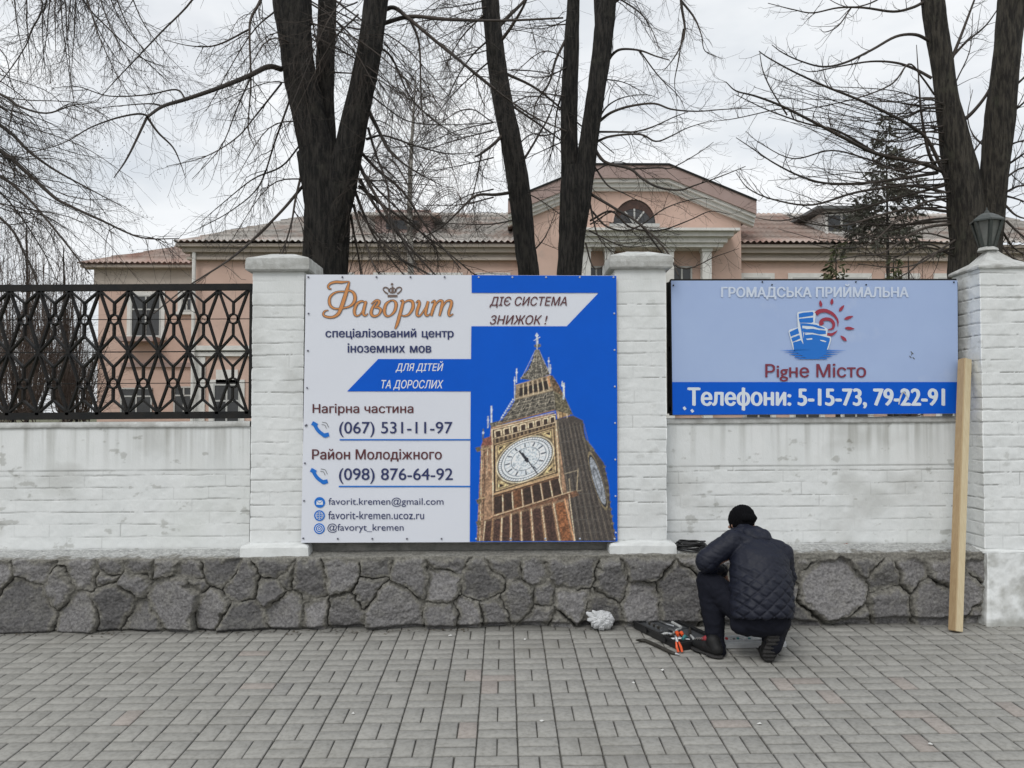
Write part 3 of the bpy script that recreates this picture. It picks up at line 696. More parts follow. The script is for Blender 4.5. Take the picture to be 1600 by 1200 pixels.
    # corbel table and tall arches below the clock
    cb = homog([c4(205,772), c4(712,622), c4(742,762), c4(205,925)])
    fill([cb(0,0), cb(1,0), cb(1,1), cb(0,1)], (96,70,52), 0.6, 41)
    line(cb(0,-0.06), cb(1.0,-0.06), 2.6, (172,142,108)); line(cb(0,0.02), cb(1.0,0.02), 1.0, BRN)
    for k in range(7):
        u = k/7; arch(cb, u+0.012, 0.10, u+0.125, 0.96, BRN if k != 2 else (92,62,44), True, 0.5); line(cb(u+0.135,0.1), cb(u+0.135,1.0), 1.6, CREAM)
    line(cb(0,1.04), cb(1.12,1.02), 1.8, (190,168,138))
    fill([cb(0,1.06), cb(1.2,1.02), cb(1.22,1.30), cb(-.2,1.36)], (96,70,54), 0.6, 43)
    tl = homog([c4(130,960), c4(760,790), c4(835,1140), c4(100,1250)])
    fill([tl(0,0.02), tl(1,0.02), tl(1,1), tl(0,1)], (112,90,72), 0.5, 47)
    for k in range(8):
        u = 0.02+k*0.122; arch(tl, u+0.02, 0.08, u+0.105, 1.0, (64,46,40) if k < 7 else (120,78,52), True, 0.6); line(tl(u+0.005,0.05), tl(u+0.005,1.0), 1.3, CREAM if k != 1 else (120,96,72)); line(tl(u+0.118,0.0), tl(u+0.118,1.0), 0.8, (170,128,94))
    line(c4(755,800), c4(830,1130), 2.2, (188,140,104)); line(c4(790,760), c4(834,1130), 1.3, CREAM)
    # small dark turret top right, and its pinnacle
    fill([c4(690,110), c4(790,90), c4(800,150), c4(700,178)], (140,116,84), 0.5); 
    for k in range(3): line(c4(705+k*34,112), c4(710+k*34,172), 1.4, (74,58,44) if k % 2 else CREAM)
    # main roof
    roof = [c5(345,930), c5(425,820), c5(470,735), c5(850,640), c5(960,700), c5(1040,880), c5(860,835), c5(240,1000), c5(220,960)]
    fill(roof, (84,80,72), 1.1, 51, 1.6)
    rf = homog([c5(455,740), c5(850,640), c5(860,830), c5(300,970)])
    for k in range(13): line(rf(k/12,0), rf(k/12,1), 0.7, (64,60,54) if k % 2 else (160,152,136))
    for v in (0.18, 0.36, 0.55, 0.75, 0.92): line(rf(0,v), rf(1,v), 0.7, (66,60,54)); line(rf(0,v+.06), rf(1,v+.06), 0.6, (158,148,130))
    for (u, v) in ((.2,.25), (.5,.22), (.8,.2), (.15,.6), (.4,.6), (.65,.58), (.9,.56)):
        fill([rf(u-.03,v+.12), rf(u,v-.08), rf(u+.035,v+.1)], (40,36,34), 0.3); line(rf(u-.035,v+.12), rf(u,v-.1), 0.7, (176,168,150))
    line(rf(0,1.0), rf(1,1.0), 1.8, (120,90,66)); line(rf(0,1.07), rf(1,1.07), 1.0, (186,170,140))
    for k in range(9):
        t = k/8; e = np.array(c5(345,905))*(1-t)+np.array(c5(455,730))*t; fill([e+(-2,1), e+(-1,-2.4), e+(1.4,0)], (176,190,205), 0.2)
    fill([c5(850,640), c5(960,700), c5(1040,880), c5(870,830)], (88,82,66), 0.9, 53, 1.8)
    # lantern storey
    lt = homog([c5(480,585), c5(815,490), c5(850,640), c5(470,735)])
    fill([lt(0,0), lt(1,0), lt(1,1), lt(0,1)], (122,106,86), 0.5, 57)
    for k in range(6):
        u = 0.12+k*0.135; arch(lt, u, 0.28, u+0.095, 0.82, (36,30,28)); arch(lt, u+.02, 0.02, u+0.075, 0.24, (80,68,56)); line(lt(u+.115,0.0), lt(u+.115,0.95), 1.1, CREAM)
    fill([c5(815,490), c5(840,490), c5(905,590), c5(960,700), c5(850,640)], (92,74,56), 0.8, 58)
    line(lt(0,.92), lt(1,.92), 1.3, (170,156,130)); line(lt(-.02,0), lt(1.02,0), 1.6, (150,130,104)); line(c5(795,500), c5(815,600), 3.0, (178,130,92))
    # spire
    sp = [c5(520,520), c5(600,430), c5(650,320), c5(668,235), c5(712,235), c5(745,330), c5(790,410), c5(815,480), c5(640,540)]
    fill(sp, (92,88,80), 1.1, 61, 1.5)
    for k in range(9):
        t = k/8; line(np.array(c5(672,240))*(1-t)+np.array(c5(708,240))*t, np.array(c5(530,530))*(1-t)+np.array(c5(815,480))*t, 0.6, (58,54,50) if k % 2 else (172,164,146))
    for v, a, b in ((300,650,730), (350,632,750), (400,605,780), (450,575,800)): line(c5(a,v+16), c5(b,v-8), 0.7, (60,56,50))
    for v in (290, 340, 390, 430, 470): fill([c5(600+(470-v)*.28-6,v+6), c5(600+(470-v)*.28+2,v-8), c5(600+(470-v)*.28+6,v+4)], (176,186,190)); 
    fill([c5(660,185), c5(720,175), c5(728,200), c5(700,215), c5(664,208)], (96,94,86), 0.4); line(c5(688,235), c5(690,110), 2.2, (150,150,146)); fill([c5(668,95), c5(686,66), c5(705,92), c5(690,115)], (186,196,206)); line(c5(655,145), c5(720,108), 1.0, (176,186,196)); line(c5(690,115), c5(690,180), 3.2, (168,172,176))
    # pinnacles
    for (x, a, b, wd) in ((488,420,560,1.6), (468,500,740,1.6), (803,310,440,1.3), (818,380,470,2.2), (950,560,730,3.0), (935,545,600,1.6), (242,790,960,2.4), (208,890,1010,2.0), (160,1015,1140,2.0)):
        line(c5(x,a), c5(x-2,b), wd, (170,176,180) if x != 160 else (80,82,70)); fill([c5(x-12,a+40), c5(x,a+20), c5(x+12,a+40), c5(x,a+56)], (186,192,200))
    fill([c4(130,330), c4(190,310), c4(195,380), c4(110,385)], (110,70,60), 0.5)
    # grain of an enlarged photograph
    g = 1.0 + 0.30*fbm(gx/0.9, gy/0.9, 91, 2) + 0.25*fbm(gx/3.1, gy/3.1, 92, 2)
    img = np.clip(img*g[..., None], 0, 255)
    # down-sample
    a = msk.reshape(H, ss, W, ss).mean((1, 3)); im = (img*msk[..., None]).reshape(H, ss, W, ss, 3).mean((1, 3))
    im = im/np.maximum(a, 1e-6)[..., None]
    lin = np.where(im/255 <= .04045, im/255/12.92, ((im/255+.055)/1.055)**2.4)/0.66
    return W, H, np.clip(lin, 0, 0.9), a
# ------------------------------------------------------------------ the large banner
def build_banner():
    Y = 6.105; TL, TR, BR, BL = (478.5,429), (963.5,430.5), (965,846.5), (470.5,848)
    o = P(720, 848, Y); t = thing('advertising_banner', 'big blue and white banner with a clock tower picture, hung between two white pillars', 'banner', (o.x, Y, o.z))
    V, Fs = rectgrid(TL, TR, BR, BL, Y, 60, 50, 0.004, 4); n = len(V)
    V2 = V.copy(); V2[:, 1] += 0.004
    obj('sheet', V, Fs, M['vinyl'], t, smooth=True)
    m = MB(); fr = 0.03
    cs = [P(*q, Y) for q in (TL, TR, BR, BL)]
    cs = [Vector((c.x, Y+0.03, c.z)) for c in cs]; ins = 0.014
    a, b, c, d = cs
    m.bar(a+Vector((ins,0,-ins)), b+Vector((-ins,0,-ins)), 0.028, 0.05); m.bar(d+Vector((ins,0,ins)), c+Vector((-ins,0,ins)), 0.028, 0.05)
    m.bar(a+Vector((ins,0,-0.03)), d+Vector((ins,0,0.03)), 0.028, 0.05); m.bar(b+Vector((-ins,0,-0.03)), c+Vector((-ins,0,0.03)), 0.028, 0.05)
    m.bar(a.lerp(b,.5)+Vector((0,.004,-0.03)), d.lerp(c,.5)+Vector((0,.004,0.03)), 0.03, 0.04)
    m.build('frame', M['darkgrey'], t)
    s = Sheet(Y-0.0035, t)
    # blue field with its cut-outs
    B = ('blue_print', 'blue')
    for q in ([(737,430),(963,431),(963.2,457.6),(737,457.6)], [(935.3,457.6),(963.2,457.6),(963.6,509.8),(885.4,509.8)], [(736.5,509.8),(963.6,509.8),(964,561),(736,561)], [(591,561),(964,561),(964.3,611.5),(542.4,611.5)], [(735.5,611.5),(964.3,611.5),(964.9,846),(734,846.6)]): s.poly(B, q)
    N = ('lettering', 'navy'); MR = ('lettering', 'maroon'); WH = ('lettering', 'inkwhite')
    s.text(N, 'спеціалізований центр', 508.5, 709, 513.5, 530.5, 0.018, word=1.3); s.text(N, 'іноземних мов', 543, 674, 536.5, 551, 0.018, word=1.3)
    s.text(WH, 'ДЛЯ ДІТЕЙ', 618, 693, 564.5, 582, 0.012, 0.25, 2); s.text(WH, 'ТА ДОРОСЛИХ', 596, 693, 593.8, 609.5, 0.012, 0.25, 2)
    s.text(MR, 'Нагірна частина', 488.4, 646, 631, 649, 0.012); s.text(MR, 'Район Молодіжного', 487.6, 690.4, 701.5, 721, 0.012)
    s.text(N, '(067) 531-11-97', 530, 707, 659, 683, 0.006); s.text(N, '(098) 876-64-92', 529.6, 707.6, 731.6, 755.8, 0.006)
    s.text(N, 'favorit.kremen@gmail.com', 513.4, 693, 777.5, 792, -0.002); s.text(N, 'favorit-kremen.ucoz.ru', 513, 662.6, 798.5, 811.3, -0.002); s.text(N, '@favoryt_kremen', 511.6, 630.6, 818, 832.5, -0.002)
    s.text(MR, 'ДІЄ СИСТЕМА', 764.6, 885.6, 463.5, 480.5, 0.008, 0.25, 2); s.text(MR, 'ЗНИЖОК !', 765.5, 855.5, 492.5, 507, 0.008, 0.25, 2)
    RL = ('rule_line', 'bill_blue'); s.poly(RL, [(530.6,686),(735,686),(735,688.2),(530.6,688.2)]); s.poly(RL, [(529.4,759),(734.6,759),(734.6,761.2),(529.4,761.2)])
    # script word: dark outline below, orange above
    A = lambda pts: [(470+x/5.456, 420+y/5.455) for x, y in pts]
    st = [([(262,172),(240,168),(233,148),(255,124),(300,112),(350,114),(416,108)], [8,14,16,20,22,22,6]), ([(414,112),(395,175),(372,250),(345,330),(318,385),(270,412),(215,408),(192,388),(204,362),(236,352)], [14,30,34,34,28,20,18,18,14,6]),
          ([(372,192),(300,200),(250,240),(246,300),(280,336),(340,338),(420,318),(460,270),(458,220),(430,190),(380,186)], [12,14,22,24,18,12,18,28,28,18,12]),
          ([(552,290),(520,276),(478,300),(458,350),(462,390),(488,400),(520,370),(548,300),(556,272)], [8,16,24,26,22,12,10,14,10]), ([(556,278),(540,335),(534,385),(552,398),(574,380)], [22,26,24,14,6]),
          ([(600,300),(640,270),(668,278),(656,310),(628,330)], [8,16,24,20,8]), ([(650,272),(612,330),(600,380),(624,404),(664,390),(682,350),(660,330),(630,332)], [8,22,26,20,16,24,18,8]),
          ([(770,268),(728,300),(712,360),(726,398),(760,400),(800,360),(812,300),(794,272),(766,270)], [10,24,28,20,12,24,28,16,10]),
          ([(846,276),(870,272),(866,310),(842,400),(822,470),(804,512)], [8,18,26,28,26,12]), ([(868,300),(910,272),(950,280),(956,330),(924,385),(884,402),(852,392)], [8,14,26,28,20,14,8]),
          ([(980,290),(1004,274),(1010,300),(992,360),(992,396),(1020,396),(1064,330),(1084,280)], [8,18,26,26,20,14,12,18]), ([(1086,276),(1070,340),(1064,384),(1080,400),(1104,380)], [22,26,24,14,6]),
          ([(1110,290),(1138,274),(1142,300),(1122,360),(1112,402)], [8,18,26,26,18]), ([(1128,350),(1170,280),(1206,276),(1200,330),(1182,402)], [8,14,22,26,18]), ([(1196,350),(1238,280),(1280,274),(1282,310),(1262,370),(1268,400),(1300,384)], [8,14,22,26,24,16,6])]
    for k, (pts, wd) in enumerate(st):
        s.ribbon(('lettering', 'inkgrey'), A(pts), [v/5.456*1.0+0.85 for v in wd], 1+0.04*k); s.ribbon(('lettering', 'orange'), A(pts), [max(0.5, v/5.456*0.92-0.75) for v in wd], 2+0.04*k)
    K = ('crown_emblem', 'inkgrey')
    s.poly(K, A([(740,222),(824,222),(824,242),(740,242)])); s.ribbon(K, A([(742,214),(716,196),(702,172),(718,158),(744,168),(752,200)]), [2.6,2.2,1.6,2.2,2.2,1.6]); s.ribbon(K, A([(822,214),(846,196),(860,172),(844,158),(818,168),(810,200)]), [2.6,2.2,1.6,2.2,2.2,1.6])
    s.ribbon(K, A([(768,208),(756,180),(770,162)]), 1.8); s.ribbon(K, A([(796,208),(806,180),(792,162)]), 1.8); s.poly(K, A([(774,150),(790,150),(794,210),(770,210)])); s.disc(K, *A([(778,132)])[0], 2.0)
    for dx, dy in ((0, 0), (-2, 73)):
        PH = ('phone_icon', 'bill_blue', dy); PA = ('signal_arcs', 'darkgrey', dy)
        q = lambda pts: [(470+x/5+dx, 620+y/5+dy) for x, y in pts]
        s.ribbon(PH, q([(104,200),(112,226),(136,264),(170,292),(206,306)]), [4.4,5.4,5.6,5.4,4.4]); s.ribbon(PH, q([(88,204),(128,226)]), 6.4, 1.2, straight=True); s.ribbon(PH, q([(180,303),(220,294)]), 6.4, 1.4, straight=True); s.ribbon(PH, q([(168,298),(190,310),(216,300)]), 3.5, 1.6)
        s.ribbon(PA, q([(166,198),(200,206),(218,240)]), 0.8); s.ribbon(PA, q([(162,216),(188,222),(200,248)]), 0.8)
    for k, (cx, cy) in enumerate(((499.6,785),(499.2,805.6),(499,826))):
        CI = ('round_icon', 'bill_blue', k); CW = ('icon_sign', 'inkwhite', k)
        s.disc(CI, cx, cy, 8.4)
        if k == 0: s.poly(CW, [(cx-5,cy-3),(cx+5,cy-3),(cx+5,cy+3.6),(cx-5,cy+3.6)], 2); s.ribbon(CI, [(cx-5,cy-3),(cx,cy+1),(cx+5,cy-3)], 0.8, 3, straight=True)
        if k == 1:
            s.disc(CW, cx, cy, 6.2, 5.5, lay=2)
            for q in (-2.8, 0, 2.8): s.ribbon(CW, [(cx-5.4,cy+q),(cx+5.4,cy+q)], 0.6, 2, straight=True); s.ribbon(CW, [(cx+q,cy-5.4),(cx+q*1.5,cy),(cx+q,cy+5.4)], 0.6, 2)
        if k == 2: s.disc(CW, cx, cy, 6.4, 5.4, lay=2); s.disc(CW, cx, cy, 3.6, 2.5, lay=2); s.disc(CW, cx, cy, 1.2, lay=2)
    s.build()
    x0, x1, y0, y1 = 738.5, 962.5, 516.0, 845.5
    W, H, lin, a = tower_picture(x0, x1, y0, y1)
    gx, gy = np.meshgrid(np.linspace(x0, x1, W), np.linspace(y0, y1, H)); ys = Y-0.0035-0.0024
    # linear map (the sheet is a plane square to the view axis)
    tl = P(x0, y0, ys); tr = P(x1, y0, ys); bl = P(x0, y1, ys)
    V = np.stack([tl.x + (gx-x0)/(x1-x0)*(tr.x-tl.x) + (gy-y0)/(y1-y0)*(bl.x-tl.x), np.full(gx.shape, ys), tl.z + (gy-y0)/(y1-y0)*(bl.z-tl.z) + (gx-x0)/(x1-x0)*(tr.z-tl.z)], -1).reshape(-1, 3)
    blue = np.array([0.003, 0.115, 0.66]); c = lin*a[..., None] + blue*(1-a[..., None]); 
    Fs = gridfaces(H, W); keep = (a.ravel()[Fs] > 0.02).any(1); Fs = Fs[keep]; used = np.unique(Fs); rm = np.full(W*H, -1); rm[used] = np.arange(len(used))
    obj('tower_picture', V[used], rm[Fs][:, ::-1], M['print'], t, attrs={'col': c.reshape(-1, 3)[used]})
    # screws round the edge
    def screw(px, py, mt):
        q = P(px, py, Y); V = []; N_ = 8
        for h, r in ((0, 0.007), (-0.004, 0.007), (-0.006, 0.004)):
            for i in range(N_): V.append((q.x+r*math.cos(2*math.pi*i/N_), Y-0.005+h, q.z+r*math.sin(2*math.pi*i/N_)))
        Fs = [(j*N_+i, j*N_+(i+1) % N_, (j+1)*N_+(i+1) % N_, (j+1)*N_+i) for j in range(2) for i in range(N_)] + [tuple(range(2*N_, 3*N_))]
        obj('screw', V, Fs, M[mt], t)
    for k in range(5): screw(482+53.2*k, 433, 'screw')
    for k in range(5): screw(748+52.6*k, 433.5, 'screwlight')
    for k in range(4): screw(482.4-k*1.1, 490+58*k, 'screw')
    for k in range(4): screw(478-k*1.3, 665+58.6*k, 'screw')
    for k in range(7): screw(959.6+k*0.4, 490+57*k, 'screwlight')
    for k in range(9): screw(528+54*k, 841.5, 'screw' if k < 4 else 'screwlight')
build_banner()
# ------------------------------------------------------------------ the light blue billboard
def build_billboard():
    Y = 6.24; TL, TR, BR, BL = (1048.5,438.5), (1496,438), (1497,646.5), (1051,648.5)
    o = P(1272, 648, Y); t = thing('billboard', 'light blue metal billboard with a ship and sun emblem over a blue phone number strip', 'billboard', (o.x, Y, o.z))
    V, Fs = rectgrid(TL, TR, BR, BL, Y, 30, 20, 0.006, 14); obj('panel', V, Fs, M['lightblue'], t, smooth=True)
    V, Fs = rectgrid(TL, TR, BR, BL, Y+0.01, 1, 1); obj('panel_back', V, Fs[:, ::-1], M['darkgrey'], t)
    m = MB(); a, b, c, d = [Vector((P(*q, Y).x, Y+0.035, P(*q, Y).z)) for q in (TL, TR, BR, BL)]
    m.bar(a+Vector((0,0,.004)), b+Vector((.0,0,.004)), 0.02, 0.045); m.bar(d+Vector((0,0,.02)), c+Vector((0,0,.02)), 0.02, 0.045); m.bar(b+Vector((-.0,0,-.012)), c+Vector((-.0,0,.034)), 0.02, 0.045); m.bar(a+Vector((.012,0,-.012)), d+Vector((.012,0,.034)), 0.02, 0.045)
    m.build('frame', M['iron'], t)
    s = Sheet(Y-0.0045, t)
    s.poly(('blue_strip', 'blue'), [(1050.3,597),(1496.6,597),(1497,646),(1051,648)])
    s.text(('lettering', 'faded'), 'ГРОМАДСЬКА ПРИЙМАЛЬНА', 1126.5, 1419.8, 444, 467.5, 0.03)
    s.text(('lettering', 'billtext'), 'Рigне Місто', 1195.6, 1353.3, 568.3, 597-1.2, 0.012)
    s.text(('lettering', 'billwhite'), 'Телефони: 5-15-73, 79-22-91', 1074, 1476.5, 606, 641, 0.03, lay=2)
    E = lambda pts: [(1200+x/8, 450+y/8) for x, y in pts]
    WHT = ('emblem', 'billwhite'); BL_ = ('emblem', 'bill_blue'); RD = ('emblem', 'billred')
    s.poly(WHT, E([(255,545),(270,520),(372,492),(362,322),(375,300),(570,280),(600,292),(585,436),(640,450),(735,505),(745,520),(738,592),(785,610),(790,650),(750,770),(315,770)]), 1)
    s.poly(BL_, E([(383,322),(440,308),(555,298),(568,312),(562,345),(385,372)]), 2); s.poly(BL_, E([(385,385),(562,368),(565,425),(540,436),(395,434)]), 2)
    s.poly(BL_, E([(392,440),(470,442),(600,460),(700,498),(712,514),(640,505),(560,480),(425,470)]), 2)
    s.poly(BL_, E([(425,505),(560,510),(640,525),(722,535),(722,575),(640,580),(560,560),(440,555)]), 2)
    s.poly(BL_, E([(268,550),(372,502),(388,568),(300,600),(285,610)]), 2); s.poly(BL_, E([(290,625),(392,590),(404,630),(322,668),(305,672)]), 2)
    s.poly(BL_, E([(312,682),(408,646),(440,705),(448,560),(560,580),(640,592),(770,625),(772,650),(735,770),(325,790)]), 2)
    s.poly(BL_, E([(400,445),(425,470),(450,700),(440,690)]), 2.3)
    for q in ([(430,494),(560,492),(565,510),(480,514)], [(450,570),(555,566),(560,578),(470,586)], [(470,636),(550,626),(552,644),(490,650)], [(300,604),(385,574),(388,584),(340,608)], [(335,668),(405,636),(410,652),(350,672)], [(640,505),(712,516),(720,530),(660,520)], [(645,648),(690,652),(728,668),(716,678),(655,660)]): s.poly(WHT, E(q), 2.6)
    for (x0, x1, y, h) in ((140,990,780,7), (195,935,802,9), (255,880,830,10), (335,810,858,9), (405,730,882,8)):
        s.poly(BL_, E([(x0,y),(330,y-h),(740,y-h),(x1,y),(740,y+h),(330,y+h)]), 2)
    s.poly(BL_, E([(325,780),(735,768),(720,830),(650,870),(560,892),(480,880),(420,840)]), 2.2)
    s.ribbon(RD, E([(600,325),(640,292),(720,284),(800,320),(850,370),(872,420),(870,482)]), [7,6.4,5.6,5,3.4,2.6,0.6], 2); s.ribbon(RD, E([(655,470),(665,415),(720,388),(785,400),(820,450),(805,505),(750,522)]), [4.6,5.2,5,5,4.6,3.4,1.6], 2.2); s.ribbon(RD, E([(662,455),(690,430)]), 4, 2.1, straight=True); s.ribbon(RD, E([(738,578),(790,582),(830,562),(866,530)]), [4.6,4.6,3,0.6], 2)
    for (a, b) in (((650,155),(664,235)), ((802,130),(793,210)), ((950,215),(888,292)), ((1062,352),(952,390)), ((1078,510),(960,500)), ((905,596),(980,662))):
        a, b = np.array(E([a, b])); s.ribbon(RD, [a, a*.65+b*.35, a*.3+b*.7, b], [0.8, 4.2, 5.0, 1.0], 2)
    SC = ('scratch', 'darkgrey')
    for (x, y, u, v) in ((1423,549,1427,553), (1421,556,1424,559), (1426,558,1429,561), (1425,552,1424,555)): s.ribbon(SC, [(x,y),(u,v)], 1.2, straight=True)
    for (x, y) in ((1068,636), (1080,640)): s.ribbon(('scratch', 'billwhite'), [(x,y),(x+3,y+4)], 4, 2.4, straight=True)
    s.ribbon(('scratch', 'cap'), [(1404,632),(1407,620),(1412,613),(1420,625)], [1.5,2.6,2.2,1.0], 2.6)
    s.build()
    for (px, py) in ((1191,440.5),(1206,445),(1337,440.5),(1353,445),(1490,441),(1052,446)):
        m = MB(); q = P(px, py, Y); m.tube([(q.x, Y-0.003, q.z), (q.x, Y-0.009, q.z)], [0.006, 0.005], 8); m.build('screw', M['iron'], t)
build_billboard()
# ------------------------------------------------------------------ lantern
def build_lantern():
    cx, cy, z0 = LANT; q = P(1543, 391, cy); cx = q.x
    M['lampgreen'] = mat('dark_green_metal', (0.035,0.045,0.042), 0.45, (0.06,0.065,0.06), 20, bump=0.2)
    M['lampglass'] = mat('frosted_glass', (0.17,0.18,0.17), 0.25, (0.12,0.125,0.12), 12)
    t = thing('pillar_lantern', 'dark green six sided lantern with frosted panes on top of the corner pillar', 'lantern', (cx, cy, z0))
    zz = lambda py: P(1543, py, cy).z
    k = cy/F; n = 6; ph = math.radians(14)
    ring = lambda r, z: [(cx+r*k*math.cos(ph+2*math.pi*i/n), cy+r*k*math.sin(ph+2*math.pi*i/n), z) for i in range(n)]
    def loft(name, prof, mt):
        V = []; 
        for r, z in prof: V += ring(r, z)
        Fs = [(j*n+i, j*n+(i+1) % n, (j+1)*n+(i+1) % n, (j+1)*n+i) for j in range(len(prof)-1) for i in range(n)] + [tuple(range(n))[::-1], tuple(range((len(prof)-1)*n, len(prof)*n))]
        return obj(name, V, Fs, M[mt], t)
    loft('roof', [(22,zz(346.5)), (25.5,zz(347.5)), (25.5,zz(345)), (16,zz(338)), (8,zz(334)), (4,zz(333)), (3.6,zz(330.5)), (1.5,zz(329)), (1.2,zz(326)), (0.4,zz(324))], 'lampgreen')
    loft('base', [(5,zz(392)), (13,zz(391.5)), (13,zz(388.5)), (10,zz(387)), (9.6,zz(384))], 'lampgreen')
    loft('glass', [(8.9,zz(386)), (20,zz(347))], 'lampglass')
    m = MB()
    for i in range(n):
        a = ring(10,zz(386))[i]; b = ring(21.4,zz(346.6))[i]; m.bar(a, b, 0.022, 0.022)
    m.build('frame', M['lampgreen'], t)
    m = MB()
    m.tube([(cx, cy, z0-.006), (cx, cy, z0+.012), (cx, cy, z0+.02)], [.075, .07, .055], 7)
    m.build('foot', M['cap'], t)
build_lantern()
# ------------------------------------------------------------------ leaning timber
def build_timber():
    M['wood'] = mat('planed_pine', (0.40,0.27,0.145), 0.6, (0.47,0.34,0.19), 6, stretch=(14,14,0.6), c3=(0.29,0.19,0.10), s3=3, lo3=0.62, hi3=0.75, bump=0.1)
    b = G(1493, 988.5); tp = P(1507.5, 563, 6.17)
    b = Vector((b.x, b.y, b.z + 0.003)); d = (Vector(tp)-b).normalized()
    ang = R(-73); u = Vector((math.cos(ang), math.sin(ang), 0)); u = (u - d*u.dot(d)).normalized(); v = d.cross(u)
    w1, w2 = 0.068, 0.068; bm = bmesh.new()
    for z in (0, 1):
        for (p, q) in ((-1,-1),(1,-1),(1,1),(-1,1)): bm.verts.new((b if z == 0 else Vector(tp)) + u*p*w1/2 + v*q*w2/2)
    bm.verts.ensure_lookup_table()
    for f in ((0,3,2,1),(4,5,6,7),(0,1,5,4),(1,2,6,5),(2,3,7,6),(3,0,4,7)): bm.faces.new([bm.verts[i] for i in f])
    bmesh.ops.recalc_face_normals(bm, faces=bm.faces[:]); bmesh.ops.bevel(bm, geom=bm.edges[:], offset=0.004, segments=2, affect='EDGES')
    lo = min(v.co.z - gz(v.co.x, v.co.y) for v in bm.verts)
    me = bpy.data.meshes.new('timber'); 
    for q in bm.verts: q.co.z -= lo
    bm.to_mesh(me); bm.free(); M['woodpale'] = mat('pale_pine_right', (0.66,0.56,0.37), 0.6, (0.58,0.47,0.29), 6, stretch=(14,14,0.6), bump=0.1); me.materials.append(M['wood']); me.materials.append(M['woodpale'])
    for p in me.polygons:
        if p.normal.x > 0.1 and abs(p.normal.z) < .6: p.material_index = 1  # faces turned to the right take the paler pine colour
    tag(link('wooden_beam', me), 'long pale pine beam leaning against the right edge of the light blue billboard', 'beam')
build_timber()
# ------------------------------------------------------------------ the pink building behind the trees
M['pink'] = mat('pink_render', (0.62,0.445,0.37), 0.9, (0.56,0.395,0.325), 1.2, c3=(0.50,0.37,0.31), s3=3.0, lo3=0.55, hi3=0.72, bump=0.2)
M['cornice'] = mat('grey_beige_cornice', (0.49,0.43,0.375), 0.9, (0.43,0.375,0.325), 3, bump=0.2)
M['trim'] = mat('white_trim', (0.74,0.73,0.70), 0.85, (0.64,0.63,0.60), 5, bump=0.15)
M['slate'] = mat('corrugated_roof', (0.56,0.53,0.49), 0.9, (0.36,0.335,0.31), 2.2, c3=(0.44,0.32,0.27), s3=0.8, lo3=0.5, hi3=0.68, bump=0.3)
M['slatered'] = mat('corrugated_roof_red', (0.43,0.31,0.26), 0.9, (0.46,0.39,0.35), 2.0, c3=(0.37,0.23,0.19), s3=1.0, lo3=0.5, hi3=0.65, bump=0.3)
M['tympanum'] = mat('brown_pediment', (0.40,0.30,0.275), 0.9, (0.36,0.265,0.24), 2)
M['windowdark'] = mat('window_glass', (0.03,0.032,0.035), 0.08, (0.05,0.052,0.055), 1.5)
M['frame'] = mat('window_frame', (0.48,0.48,0.46), 0.6)
M['brownlunette'] = mat('brown_lunette', (0.085,0.045,0.035), 0.8, (0.05,0.03,0.025), 8)
